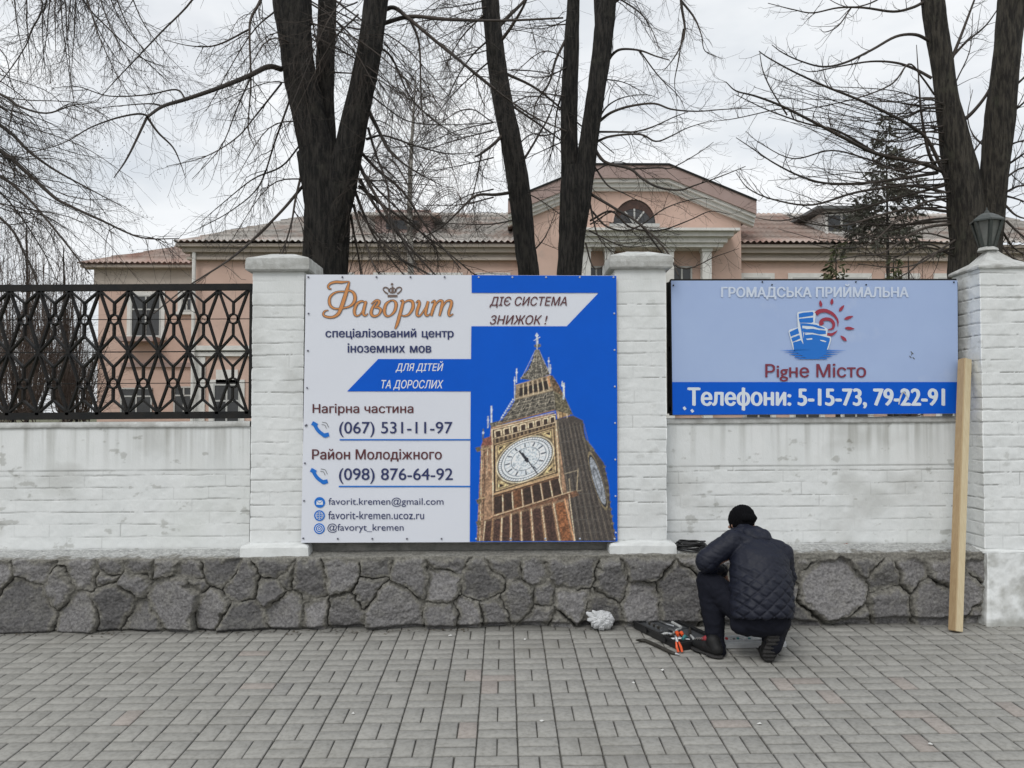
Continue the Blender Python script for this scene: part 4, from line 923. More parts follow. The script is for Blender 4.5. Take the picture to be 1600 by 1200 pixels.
def build_house():
    YB = 25.6; YW = 29.3; YC = 25.0
    X = lambda px, Y: P(px, 600, Y).x
    Z = lambda py, Y, px=800: P(px, py, Y).z
    t = thing('pink_building', 'long two storey pink building with grey corrugated roofs and a central gable behind the trees', 'building', (X(800, YB), YB, 0))
    ev = Z(384, YB); rg = 9.0; yr = YB + 5.6
    xl = X(303, YB); xr = X(1720, YB); cl, crr = X(812, YC), X(1160, YC)
    zf = -0.2
    # walls
    m = MB(); m.box((xl, YB, zf), (xr, YB+10.5, ev-0.02)); m.build('main_wall', M['pink'], t)
    wl_, wr_ = X(152, YW), xl+0.5
    m = MB(); m.box((wl_, YW, zf), (wr_, YW+7, ev-0.02)); m.build('wing_wall', M['pink'], t)
    # frieze / cornice boxes under the eaves
    m = MB(); m.box((xl-0.12, YB-0.12, Z(404, YB)), (xr, YB+0.1, ev-0.06)); m.box((xl-0.45, YB-0.45, ev-0.12), (xr, YB+0.15, ev-0.03)); m.box((xl-0.2, YB-0.2, Z(406, YB)-.04), (xr, YB+.1, Z(404, YB))); m.box((xl-.3, YB-.3, ev-.26), (xr, YB+.1, ev-.12)); m.build('cornice', M['cornice'], t)
    m = MB(); m.box((wl_-0.12, YW-0.12, ev-0.75), (wr_, YW+0.1, ev-0.06)); m.box((wl_-0.45, YW-0.45, ev-0.12), (wr_, YW+.1, ev-.03)); m.build('wing_cornice', M['cornice'], t)
    # corrugated roofs
    def roof(name, mt, a, b, c, d, rows=7):
        """a-b along the eave, d-c along the ridge"""
        a, b, c, d = [np.array(q, float) for q in (a, b, c, d)]
        L = max(np.linalg.norm(b-a), np.linalg.norm(c-d)); n = int(L/0.035); V = []; nrm = np.cross(b-a, (d-a) if np.linalg.norm(d-a) > .1 else (c-a)); nrm /= np.linalg.norm(nrm); 
        if nrm[2] < 0: nrm = -nrm
        e = (b-a)/np.linalg.norm(b-a)
        for j in range(rows):
            for v, lift in ((j/rows, 0.03), ((j+1)/rows+0.004, 0.0)):
                u = np.linspace(0, 1, n)[:, None]; q = (a*(1-u)+b*u)*(1-v)+(d*(1-u)+c*u)*v
                s = (q-a) @ e
                q = q + nrm*((0.032*np.sin(2*np.pi*s/0.185) + lift + 0.03*fbm(s*0.7, s*0+v*4, 8))[:, None]); V.append(q)
        obj(name, np.array(V).reshape(-1, 3), gridfaces(rows*2, n), M[mt], t)
    o = 0.55
    A = (X(268, YB-o), YB-o, ev); B = (cl+0.2, YB-o, ev); C = (cl+0.2, yr, rg); D = (X(505, yr), yr, rg)
    roof('roof_slope', 'slate', A, B, C, D)
    roof('roof_hip', 'slate', (A[0], YB+11, ev), A, D, D, 6)
    roof('roof_slope', 'slatered', (crr-0.2, YB-o, ev), (X(1265, YB-o)+1.4, YB-o, ev), (X(1245, yr)-0.6, yr, rg), (crr-0.2, yr, rg))
    roof('roof_slope', 'slate', (X(1265, YB-o)+1.4, YB-o, ev), (xr, YB-o, ev), (xr, yr, rg), (X(1245, yr)-0.6, yr, rg))
    # right-hand back slopes close the roofs
    m = MB(); m.add([(D[0], yr, rg), (xr, yr, rg), (xr, YB+11, ev), (A[0], YB+11, ev)], [(0, 1, 2, 3)]); m.build('roof_back', M['slate'], t)
    yw2 = YW+3.6; zr2 = ev + 1.75
    roof('wing_roof', 'slatered', (wl_-0.5, YW-o, ev), (X(312, YW), YW-o, ev), (X(312, YW), yw2, zr2), (wl_+3.4, yw2, zr2), 5)
    roof('wing_roof', 'slatered', (wl_-0.5, YW+7.4, ev), (wl_-0.5, YW-o, ev), (wl_+3.4, yw2, zr2), (wl_+3.4, yw2, zr2), 5)
    # central gable front
    xc = (cl+crr)/2; zt = Z(263, YC); ze = Z(318, YC); hw = X(1045, YC)-X(988, YC)
    prof = lambda e, dz: [(cl-e, zf), (crr+e, zf), (crr+e, ze+dz), (xc+hw+e*.3, zt+dz), (xc-hw-e*.3, zt+dz), (cl-e, ze+dz)]
    def prism(name, pr, y0, y1, mt, par=t):
        n = len(pr); V = [(x, y0, z) for x, z in pr] + [(x, y1, z) for x, z in pr]
        obj(name, V, [tuple(range(n))[::-1], tuple(range(n, 2*n))] + [(i, (i+1) % n, n+(i+1) % n, n+i)[::-1] for i in range(n)][::1], M[mt], par)
    prism('gable_wall', prof(0, -0.55), YC, YB+4, 'pink')
    # sloping eaves: brown soffit band, white moulding and dark edge follow the gable
    path = [(cl-0.35, ze), (xc-hw, zt), (xc+hw, zt), (crr+0.35, ze)]
    def band(name, lo, hi, y0, y1, mt):
        for (p, q) in zip(path[:-1], path[1:]):
            m.add([(p[0], y0, p[1]+lo), (q[0], y0, q[1]+lo), (q[0], y0, q[1]+hi), (p[0], y0, p[1]+hi), (p[0], y1, p[1]+lo), (q[0], y1, q[1]+lo), (q[0], y1, q[1]+hi), (p[0], y1, p[1]+hi)], [(0,1,2,3),(7,6,5,4),(0,4,5,1),(3,2,6,7),(0,3,7,4),(1,5,6,2)])
    m = MB(); band('', -0.40, -0.02, YC-0.42, YB+4.2, ''); m.build('gable_eaves', M['tympanum'], t)
    m = MB(); band('', -0.50, -0.40, YC-0.34, YC+.1, ''); band('', -0.62, -0.50, YC-0.22, YC+.1, ''); band('', -0.70, -0.62, YC-0.12, YC+.1, ''); m.build('gable_moulding', M['trim'], t)
    m = MB(); band('', -0.02, 0.035, YC-0.46, YB+4.3, ''); m.build('gable_roof', M['iron'], t)
    # fan window
    def lunette():
        cx, cz = X(992, YC), Z(350, YC); r = X(1025, YC)-X(992, YC); hz = Z(312, YC)-cz; n = 18
        arc = lambda q, dz=0: [(cx+r*q*math.cos(a), cz+hz*q*math.sin(a)+dz) for a in np.linspace(0, math.pi, n)]
        w_ = thing_part('arched_window', t)
        def ring(q0, q1, y0, y1, nm, mt):
            a = arc(q0); b = arc(q1); V = [(x, y0, z) for x, z in a]+[(x, y0, z) for x, z in b]+[(x, y1, z) for x, z in b]; 
            obj(nm, V, [(i, i+1, n+i+1, n+i) for i in range(n-1)]+[(n+i, n+i+1, 2*n+i+1, 2*n+i) for i in range(n-1)], M[mt], w_)
        V = [(x, YC-.02, z) for x, z in arc(1.0)]; obj('pane', V, [tuple(range(n))[::-1]], M['windowdark'], w_)
        a = arc(1.0); b = [(x, z) for x, z in arc(1.0)]; 
        V = [(x, YC-.035, z) for x, z in arc(1.0)] + [(cx+r*.80*math.cos(q), YC-.035, cz+hz*.62*math.sin(q)) for q in np.linspace(0, math.pi, n)]
        obj('panel', V, [(i, i+1, n+i+1, n+i) for i in range(2, n-3)], M['brownlunette'], w_)
        m = MB()
        for a in (R(55), R(90), R(125)): m.bar((cx, YC-.05, cz), (cx+r*.8*math.cos(a), YC-.05, cz+hz*.62*math.sin(a)), 0.05, 0.03)
        m.box((cx-r-.12, YC-.12, cz-.10), (cx+r+.12, YC, cz)); m.build('frame', M['frame'], w_)
        ring(1.0, 1.10, YC-.07, YC, 'surround', 'pink')
    def thing_part(name, par):
        e = bpy.data.objects.new(name, None); col.objects.link(e); e.parent = par; return e
    lunette()
    # porch entablature and pilasters
    pl_, pr_ = X(905, YC), X(1125, YC)
    m = MB()
    for (z0, z1, d) in ((Z(392, YC), Z(386, YC), .16), (Z(386, YC), Z(378, YC), .26), (Z(378, YC), Z(371, YC), .40), (Z(371, YC), Z(367, YC), .55)): m.box((pl_-d+.2, YC-.5-d, z0), (pr_+d-.2, YC, z1))
    m.build('porch_cornice', M['trim'], t)
    for a, b in ((908, 921), (943, 957), (1035, 1049), (1093, 1107)):
        m = MB(); m.box((X(a, YC), YC-.5, zf), (X(b, YC), YC-.22, Z(392, YC))); m.box((X(a-1.5, YC), YC-.54, Z(397, YC)), (X(b+1.5, YC), YC-.2, Z(392, YC)+.01)); m.build('pilaster', M['trim'], t)
    def window(cx, zb, zt_, wd, Y, par=t, trim=True, mull=True):
        w_ = thing_part('window', par); w_.location = (cx-wpos(par).x, Y-wpos(par).y, zb-wpos(par).z)
        m = MB(); m.box((cx-wd/2, Y-.03, zb), (cx+wd/2, Y-.012, zt_)); m.build('pane', M['windowdark'], w_)
        m = MB(); s = .05
        m.box((cx-wd/2, Y-.06, zb), (cx-wd/2+s, Y-.0, zt_)); m.box((cx+wd/2-s, Y-.06, zb), (cx+wd/2, Y, zt_)); m.box((cx-wd/2+s, Y-.06, zt_-s), (cx+wd/2-s, Y, zt_)); m.box((cx-wd/2+s, Y-.06, zb), (cx+wd/2-s, Y, zb+s))
        if mull: m.box((cx-s/2, Y-.055, zb+s), (cx+s/2, Y, zt_-s)); m.box((cx-wd/2+s, Y-.05, zt_-.36*(zt_-zb)), (cx+wd/2-s, Y, zt_-.36*(zt_-zb)+s))
        m.build('frame', M['frame'], w_)
        if trim:
            m = MB(); q = .13
            m.box((cx-wd/2-q, Y-.05, zb-.02), (cx-wd/2, Y, zt_+q)); m.box((cx+wd/2, Y-.05, zb-.02), (cx+wd/2+q, Y, zt_+q)); m.box((cx-wd/2, Y-.05, zt_), (cx+wd/2, Y, zt_+q)); m.box((cx-wd/2-q-.06, Y-.14, zb-.12), (cx+wd/2+q+.06, Y, zb-.02)); m.build('surround', M['trim'], w_)
    zt_, zb_ = Z(433, YB), Z(433, YB)-1.75; zt2, zb2 = Z(600, YB), Z(600, YB)-1.5
    for px in (1184, 1260, 1336, 1412, 1488, 1564): window(X(px, YB), zb_, zt_, .82, YB); window(X(px, YB), zb2, zt2, .82, YB)
    for px in (355, 440, 525, 610, 695, 770): 
        if px != 355: window(X(px, YB), zb_, zt_, .82, YB)
        window(X(px, YB), zb2, zt2, .82, YB)
    for px in (932, 998, 1066): window(X(px, YC), Z(416, YC)-1.6, Z(416, YC), .62, YC, trim=False)
    window(X(227, YW), Z(527, YW), Z(462, YW), 1.05, YW); window(X(291, YW), Z(487, YW), Z(458, YW), .38, YW)
    window(X(214, YW), Z(646, YW), Z(606, YW), 1.1, YW, trim=False); window(X(288, YW), Z(646, YW), Z(604, YW), .7, YW, trim=False)
    # string courses and the balcony slab
    m = MB(); m.box((xl-.1, YB-.1, Z(557, YB)), (cl, YB, Z(548, YB))); m.box((xl-.18, YB-.18, Z(548, YB)), (cl, YB, Z(541, YB))); m.build('string_course', M['trim'], t)
    m = MB(); m.box((xl, YB-.06, zf), (xl+.35, YB, Z(558, YB))); m.box((X(338, YB), YB-.05, Z(600, YB)), (X(372, YB), YB, Z(578, YB))); m.build('pilaster', M['trim'], t)
    m = MB(); m.box((X(196, YW), YW-.75, Z(536, YW)), (X(252, YW), YW, Z(529, YW))); m.box((X(190, YW), YW-.1, Z(574, YW)), (wr_-.3, YW, Z(567, YW))); m.build('string_course', M['tympanum'], t)
    m = MB(); m.tube([(xl+.04, YB-.22, ev-.1), (xl+.04, YB-.22, zf)], .06, 8); m.build('drainpipe', M['trim'], t)
    # dormer
    d_ = thing_part('dormer', t); yd = YB+1.15; x0, x1 = X(1292, yd), X(1350, yd); z0, z1 = Z(362, yd), Z(328, yd); d_.location = (x0-wpos(t).x, yd-wpos(t).y, z0-wpos(t).z)
    m = MB(); m.box((x0, yd, z0-.6), (x1, yd+2.5, z1)); m.build('dormer_wall', M['trim'], d_)
    m = MB(); m.hexa([(x0-.35, yd-.3, z1), (x1+.35, yd-.3, z1), (x1+.35, yd-.3, z1+.09), (x0-.35, yd-.3, z1+.09), (x0-.35, yd+3, z1+.1), (x1+.35, yd+3, z1+.1), (x1+.35, yd+3, z1+.19), (x0-.35, yd+3, z1+.19)]); m.build('dormer_roof', M['darkgrey'], d_)
    for a, b in ((1297, 1316), (1320, 1341)):
        m = MB(); m.box((X(a, yd), yd-.03, Z(360, yd)), (X(b, yd), yd-.01, Z(336, yd))); m.build('pane', M['windowdark'], d_)
    d2 = thing_part('dormer', t); yd = YB+1.0; x0, x1 = X(585, yd), X(672, yd); z1 = Z(328, yd); z0 = Z(366, yd); d2.location = (x0-wpos(t).x, yd-wpos(t).y, z0-wpos(t).z)
    m = MB(); m.box((x0, yd, z0-.4), (x1, yd+2.5, z1)); m.build('dormer_wall', M['tympanum'], d2)
    m = MB(); m.hexa([(x0-.3, yd-.3, z1-.25), (x1+.3, yd-.3, z1-.25), (x1+.3, yd-.3, z1-.16), (x0-.3, yd-.3, z1-.16), (x0-.3, yd+3, z1+.1), (x1+.3, yd+3, z1+.1), (x1+.3, yd+3, z1+.19), (x0-.3, yd+3, z1+.19)]); m.build('dormer_roof', M['slate'], d2)
    m = MB(); m.box((x0+.35, yd-.03, z0+.15), (x1-.35, yd-.01, z1-.35)); m.build('pane', M['windowdark'], d2)
build_house()
# ------------------------------------------------------------------ bare trees
M['bark'] = mat('dark_bark', (0.060,0.053,0.046), 0.95, (0.010,0.009,0.008), 9, stretch=(3.5,3.5,0.55), bump=1.0, bscale=12, c3=(0.062,0.058,0.046), s3=5, lo3=0.58, hi3=0.72, bdist=0.12, lo=.40, hi=.58)
M['barkgrey'] = mat('grey_brown_bark', (0.105,0.092,0.072), 0.95, (0.026,0.022,0.018), 9, stretch=(3.5,3.5,0.55), bump=1.0, bscale=12, c3=(0.10,0.10,0.07), s3=4, lo3=0.56, hi3=0.72, bdist=0.12, lo=.40, hi=.58)
M['twig'] = mat('dark_twigs', (0.040,0.034,0.030), 0.9, (0.07,0.055,0.045), 1.5)
M['twigred'] = mat('brown_twigs', (0.085,0.06,0.05), 0.9, (0.12,0.085,0.065), 1.5)
M['birch'] = mat('pale_birch_bark', (0.33,0.31,0.28), 0.9, (0.10,0.09,0.08), 3, stretch=(1,1,3), lo=0.5, hi=0.62)
class Tree:
    def __init__(s, Y, seed, droop=-0.3, tip=0.0, wig=0.16, sides=10):
        s.Y = Y; s.r = np.random.RandomState(seed); s.stem = []; s.br = []; s.droop = droop; s.tip = tip; s.wig = wig; s.specks = []
    def w(s, pts, rad, dy=None):
        """picture polyline with half widths -> world points at the tree's own distance, wandering in depth"""
        pts = np.asarray(pts, float); n = len(pts); rad = np.asarray(rad if hasattr(rad, '__len__') else np.linspace(rad, rad*.4, n), float)
        dy = np.zeros(n) if dy is None else np.asarray(dy, float)
        W = np.array([tuple(P(a, b, s.Y+d)) for (a, b), d in zip(pts, dy)]); return W, rad*s.Y/F
    def trunk(s, pts, rad, dy=None):
        W, r = s.w(pts, rad, dy); q = smooth_poly(np.c_[W, r*0.95], 16); s.stem.append((q[:, :3], q[:, 3]))
    def limb(s, pts, r0, r1=0.5, drift=None, dens=5.0, ln=(0.3, 0.9), lev=2, bury=None):
        pts = np.asarray(pts, float); n = len(pts); drift = s.r.uniform(-1.3, 0.9) if drift is None else drift
        dy = np.linspace(0, drift, n)
        W, r = s.w(pts, np.linspace(r0, r1*.8, n)*s.thin, dy); q = smooth_poly(np.c_[W, r], 5); s.br.append((q[:, :3], q[:, 3], 5 if r0 > 2.5 else 4))
        s.shoots(q[:, :3], q[:, 3], dens, ln, lev)
    def shoots(s, pts, rad, dens, ln, lev, t0=0.12):
        seg = np.linalg.norm(np.diff(pts, axis=0), axis=1); L = seg.sum(); cum = np.r_[0, np.cumsum(seg)]
        n = s.r.poisson(dens*s.k*L)
        for _ in range(n):
            u = s.r.uniform(t0, 1.0)*L; i = min(len(seg)-1, np.searchsorted(cum, u)-1); f = (u-cum[i])/max(seg[i], 1e-6); p = pts[i]*(1-f)+pts[i+1]*f; rr = rad[i]*(1-f)+rad[i+1]*f
            d = (pts[i+1]-pts[i])/max(seg[i], 1e-6); a = s.r.normal(size=3); a -= d*a.dot(d); a /= np.linalg.norm(a)+1e-9
            an = s.r.uniform(0.45, 1.15); d2 = d*math.cos(an)+a*math.sin(an)
            l = s.r.uniform(*ln)*(1.15-0.5*u/L); s.grow(p, d2, l, min(rr*0.6, (0.0055*l+0.0019)*s.tw), lev)
    def grow(s, p, d, l, r, lev):
        n = max(4, int(l/0.13)+2); st = l/n; pts = [p]; d = d/np.linalg.norm(d)
        bias = s.r.normal(0, 0.06, 3)
        for k in range(n):
            d = d + s.r.normal(0, s.wig, 3) + bias + np.array([0, 0, s.droop*(1-k/n)*0.35 + s.tip*(k/n)**2]); d /= np.linalg.norm(d); pts.append(pts[-1]+d*st)
        pts = np.array(pts)
        if pts[:, 1].min() < 6.75: pts[:, 1] = np.maximum(pts[:, 1], 6.75 + 0.1*s.r.rand(len(pts)))
        rad = np.linspace(r, max(r*.35, 0.0012), len(pts)); s.br.append((pts, rad, 3))
        if lev > 0 and l > 0.18: s.shoots(pts, rad, 5.5 if lev > 1 else 5.0, (0.10*l+.08, 0.42*l+.12), lev-1, 0.2)
        if s.specks is not None and lev == 0 and s.r.rand() < s.spk: s.specks.append(pts[-1])
    spk = 0.0; k = 1.2; thin = 0.85; tw = 1.0
    def finish(s, name, label, bark, twig, cat='tree', group=None, specks=None, z0=None):
        base = s.stem[0][0][0]; t = thing(name, label, cat, tuple(base), group)
        Vs = []; Fs = []; b = 0
        for k, (pts, rad) in enumerate(s.stem):
            ns = 56 if rad[0] > 0.05 else 10
            a, bb = frames(pts); th = np.linspace(0, 2*np.pi, ns, endpoint=False); cum = np.r_[0, np.cumsum(np.linalg.norm(np.diff(pts, axis=0), axis=1))]
            TH, S = np.meshgrid(th, cum)
            rr = rad[:, None]*(1 + 0.22*fbm(np.cos(TH)*1.3+k*9, S*1.4+np.sin(TH)*1.3, 5, 3) + 0.10*fbm(TH*4, S*2.5, 6, 2) + (0.16*np.abs(fbm(TH*9+1.2*fbm(TH*3, S*3, 12), S*2.4, 16, 3)) if rad[0] > .05 else 0))
            V = pts[:, None]+rr[..., None]*(np.cos(TH)[..., None]*a[:, None]+np.sin(TH)[..., None]*bb[:, None])
            i = np.arange(len(pts)-1)[:, None]*ns; j = np.arange(ns)[None]; j2 = (j+1) % ns
            Fs.append(np.stack([i+j, i+j2, i+ns+j2, i+ns+j], -1).reshape(-1, 4)+b); Vs.append(V.reshape(-1, 3)); b += len(pts)*ns
        obj('trunk', np.concatenate(Vs), np.concatenate(Fs), M[bark], t, smooth=True)
        V, Fq = tubes(s.br); obj('branches', V, Fq, M[twig], t, smooth=True)
        if s.specks and specks:
            Q = []; 
            for p in s.specks:
                for _ in range(s.r.randint(2, 5)):
                    c = p + s.r.normal(0, 0.03, 3); d = s.r.normal(0, 1, 3)*[1, 1, .6]; d = d/np.linalg.norm(d)*0.012; e = np.cross(d, s.r.normal(size=3)); e = e/np.linalg.norm(e)*0.005
                    Q += [c-d, c+e, c+d-np.array([0, 0, .012]), c-e]
            obj('seed_clusters', np.array(Q), np.arange(len(Q)).reshape(-1, 4), M[specks], t)
        return t
def tree_left():
    T = Tree(9.0, 21, droop=-0.5, tip=0.25); T.k = 1.35
    # four columns of one tree: base, left stem, middle stem, right stem
    T.trunk([(506,640),(506,520),(507,430),(509,380),(511,330),(508,285),(500,235)], [47,40,37,36,36,38,36])
    T.trunk([(507,420),(505,330),(497,250),(483,180),(468,110),(461,55),(456,0),(450,-90),(440,-220)], [14,26,29,27,26,27,31,28,20])
    T.trunk([(510,380),(512,300),(510,220),(508,150),(509,80),(511,30),(512,-20),(516,-120),(520,-240)], [8,14,17,15,15,15,14,12,9], [.0,.12,.12,.15,.15,.2,.2,.2,.2])
    T.trunk([(518,430),(524,345),(535,280),(548,220),(560,160),(573,100),(582,50),(588,0),(598,-90),(615,-220)], [12,20,24,22,20,19,18,18,15,10], [0,-.1,-.15,-.2,-.25,-.3,-.3,-.3,-.4,-.4])
    L = T.limb
    L([(440,108),(420,104),(390,118),(345,136),(290,155),(255,166),(230,183)], 5.5, 3.0, -1.2, 6, (0.15, 0.5))
    L([(230,183),(200,245),(178,278)], 2.6, 1.2, -.3, 2, (.1, .4)); L([(230,183),(247,207),(270,230),(282,255),(290,278)], 2.4, .8, .2, 4, (.15, .4)); L([(232,181),(215,178),(180,185),(140,200),(95,225),(20,245)], 2.2, .8, -.4, 5, (.2, .6)); L([(290,155),(275,140),(230,148),(170,150),(120,135),(80,138)], 2.0, .7, .3, 6, (.2, .6)); L([(255,166),(235,162),(190,165),(148,170)], 1.8, .6, .5, 4)
    L([(425,-40),(405,5),(392,30),(390,60),(392,130),(388,200),(398,230)], 3.4, .8, -.6, 5); L([(391,45),(340,70),(300,72),(255,62)], 2.0, .6, -.4, 6, (.2,.7)); L([(392,120),(370,170),(345,230),(300,280)], 1.8, .6, -.2, 5, (.2,.6)); L([(440,130),(400,180),(370,215),(320,245),(260,260)], 1.9, .6, -.8, 6, (.2,.7))
    L([(455,150),(430,220),(405,290),(360,330),(305,360)], 2.2, .8, .4, 7, (.3,.8)); L([(470,225),(440,260),(395,280),(345,320),(310,350)], 2.4, .7, .5, 6); L([(474,290),(440,330),(400,370),(372,395),(345,415),(290,450),(240,490)], 3.0, 1.2, -1.6, 4, (.2,.6)); L([(474,260),(462,310),(455,350),(440,400)], 2.6, 1.5, -.5, 5)
    L([(595,38),(640,26),(690,30),(740,32),(800,32),(880,28)], 4.4, 2.0, -.8, 6, (.2,.8)); L([(592,20),(615,12),(640,30),(690,72),(740,112),(775,140)], 4.6, 2.2, -.6, 8, (.2,.9)); L([(640,28),(655,70),(658,150),(662,200)], 3.0, .8, -.4, 8); L([(690,70),(760,130),(830,180),(885,205)], 2.8, 1.4, .4, 6)
    L([(585,70),(612,90),(640,150),(680,190),(730,220)], 2.6, .7, .3, 8); L([(572,165),(592,205),(608,235),(640,262),(690,290)], 4.2, 1.0, -.7, 9, (.3,1.0)); L([(572,218),(600,212),(650,228),(700,240),(742,238)], 2.4, .9, .2, 7); L([(570,140),(600,165),(640,190),(700,195),(790,190)], 2.0, .8, .6, 6)
    # the thicket of shoots that leans out of the foot of the right stem
    for (a, b, c, r) in (((560,255),(590,310),(655,425),4.0),((562,280),(600,340),(690,440),3.8),((555,300),(585,370),(640,440),3.2),((566,240),(630,300),(720,420),3.4),((552,320),(575,390),(600,440),2.8),((560,290),(640,350),(760,445),2.8),((548,335),(560,400),(566,445),2.6),((575,200),(605,290),(625,400),2.6),((552,310),(530,380),(520,440),2.6),((560,330),(620,400),(700,450),2.4),((568,270),(625,330),(690,400),2.4)):
        L([a, (a[0]*.6+b[0]*.4, a[1]*.55+b[1]*.45), b, ((b[0]+c[0])/2+T.r.uniform(-5,5), (b[1]+c[1])/2), c], r, r*.45, T.r.uniform(-.9, .5), 7, (.25, .9))
    for k in range(16):
        x = T.r.uniform(425, 590); y = T.r.uniform(-30, 60); e = T.r.uniform(-150, 230); L([(x, y), (x+e*.4, y+T.r.uniform(10,60)), (x+e, y+T.r.uniform(60,210))], 1.8, .6, T.r.uniform(-1,.5), 8, (.3,.8))
    for k in range(10):
        y = T.r.uniform(60, 330); e = T.r.choice([-1, 1]); x = 500 + e*20; L([(x, y), (x+e*60, y+T.r.uniform(-20,30)), (x+e*T.r.uniform(100,190), y+T.r.uniform(10,120))], 1.6, .5, T.r.uniform(-1,.6), 8, (.25,.7))
    T.finish('bare_tree', 'thickest dark bare tree with three stems rising behind the banner', 'bark', 'twig', group='bare trees behind the fence')
def tree_mid():
    T = Tree(11.0, 31, droop=-0.4, tip=0.2); T.k = 1.35
    T.trunk([(838,640),(832,520),(826,430),(820,380),(812,300),(800,230),(786,160),(775,90),(768,30),(764,-20),(752,-150)], [19,18,17,17,18,17,16,15,14,14,9])
    L = T.limb
    L([(803,300),(775,304),(750,304),(735,312),(712,335),(690,355),(660,372)], 3.4, 1.2, -.9, 4, (.2,.6)); L([(790,205),(775,222),(752,240),(742,245)], 4.0, 2.0, -.4, 6); L([(752,240),(740,300),(722,340)], 1.6, .6, -.3, 6)
    L([(775,45),(795,25),(820,0),(850,-40)], 4.6, 2.4, .5, 6); L([(778,70),(800,40),(820,5),(832,-30)], 3.6, 2, -.5, 6); L([(780,30),(740,31),(690,29),(620,40)], 2.6, .9, .4, 6, (.2,.8)); L([(790,115),(840,140),(900,190),(960,240)], 3.0, 1.2, .3, 5); L([(800,165),(850,200),(905,240)], 2.6, 1.0, .3, 6)
    L([(766,60),(735,90),(705,140),(690,200)], 2.4, .6, .4, 9, (.3,.9)); L([(772,90),(725,130),(690,170),(650,240)], 2.0, .6, .6, 9, (.3,.9)); L([(812,260),(842,210),(862,170),(878,100)], 2.6, 1.0, .4, 6); L([(826,400),(852,370),(868,330)], 2, .8, .3, 6)
    L([(785,170),(830,150),(880,160)], 1.6, .6, .4, 8); L([(770,10),(720,60),(690,120)], 2, .6, -.4, 9, (.3,.8)); L([(818,340),(770,350),(720,350),(650,345)], 1.6, .6, .3, 7, (.2,.8))
    for k in range(14):
        y = T.r.uniform(-20, 330); e = T.r.choice([-1, 1]); x = 785+e*14; L([(x, y), (x+e*50, y+T.r.uniform(-30,25)), (x+e*T.r.uniform(80,150), y+T.r.uniform(-10,90))], 1.5, .5, T.r.uniform(-1,.8), 8, (.25,.7))
    T.finish('bare_tree', 'slim single stemmed bare tree leaning left above the middle of the banner', 'bark', 'twig', group='bare trees behind the fence')
    T = Tree(10.6, 33, droop=-0.45, tip=0.35); T.k = 1.5
    T.trunk([(882,640),(886,520),(889,430),(893,380),(897,330),(900,295),(901,262)], [24,22,20,21,24,25,22])
    T.trunk([(895,400),(893,330),(890,260),(889,190),(891,120),(893,60),(896,0),(898,-80),(902,-200)], [8,14,15,14,13,12,10,9,6])
    T.trunk([(896,410),(906,332),(915,260),(923,200),(932,140),(940,80),(946,30),(955,-20),(970,-120)], [8,15,16,15,14,15,15,10,6], [0,-.1,-.1,-.15,-.2,-.2,-.2,-.25,-.3])
    T.trunk([(938,60),(936,20),(933,-30),(925,-150)], [8,8,7,4], [-.15,-.1,0,0])
    L = T.limb
    L([(948,98),(958,84),(972,77),(1000,79),(1025,88),(1046,94)], 3.2, 1.2, -.4, 4, (.2,.8)); L([(936,190),(955,176),(985,166),(1022,162),(1050,171),(1090,174),(1130,171),(1175,169)], 3.0, .8, -.7, 5, (.15,.5)); L([(935,186),(950,165),(975,152),(1010,148),(1030,154)], 1.8, .5, .2, 5); L([(932,206),(960,206),(990,206),(1020,198),(1055,182),(1075,175)], 2.2, .8, -.4, 5); L([(931,222),(955,213),(1000,210),(1025,221),(1050,212),(1074,200),(1112,188)], 2.6, .7, -.9, 5, (.15,.5))
    L([(925,225),(938,246),(952,256),(985,264),(1005,280),(1030,293),(1062,297),(1085,290),(1125,276),(1165,260)], 3.6, .9, -1.1, 5, (.2,.6)); L([(985,264),(1030,262),(1050,262),(1090,240),(1115,222)], 1.8, .6, -.3, 5, (.15,.5)); L([(930,262),(950,290),(975,302),(1010,320)], 2.0, .6, -.4, 6)
    L([(918,300),(960,325),(1000,350),(1040,390),(1060,430)], 3.0, 1.4, -1.2, 5, (.2,.6)); L([(922,345),(955,330),(985,355),(1030,360),(1075,345),(1110,330),(1140,335)], 2.2, .7, -.9, 6, (.2,.6)); L([(925,330),(950,355),(990,358),(1040,325),(1090,310),(1115,312)], 2.0, .6, -.6, 7, (.2,.6)); L([(915,380),(930,420),(965,400)], 1.8, .6, -.3, 6); L([(920,310),(935,370),(965,400)], 2.0, .7, -.4, 6); L([(1000,350),(1060,418),(1120,400),(1155,388)], 1.8, .5, -.3, 5, (.2,.5)); L([(920,360),(975,385),(1030,380)], 1.6, .5, -.5, 7)
    L([(885,60),(868,95),(858,130),(838,160),(830,200)], 3.0, 1.0, -.3, 8, (.2,.8)); L([(884,130),(870,175),(864,230),(850,270)], 2.0, .7, .3, 8); L([(1062,-30),(1065,10),(1070,45),(1064,70),(1052,92),(1036,112)], 3.2, .8, -.2, 6, (.15,.5)); L([(1065,2),(1085,28),(1096,55),(1102,80),(1130,92)], 2.2, .5, -.3, 6, (.15,.5)); L([(1068,45),(1060,95),(1054,130),(1060,165)], 1.6, .5, .2, 7, (.15,.5)); L([(1000,80),(1030,120),(1060,150),(1072,175)], 1.6, .6, .1, 5); L([(955,-10),(1000,20),(1020,50),(1030,80)], 1.8, .5, -.5, 7, (.2,.6))
    L([(950,10),(980,-10),(1020,-30),(1062,-40)], 4, 3.2, -.2, 5)
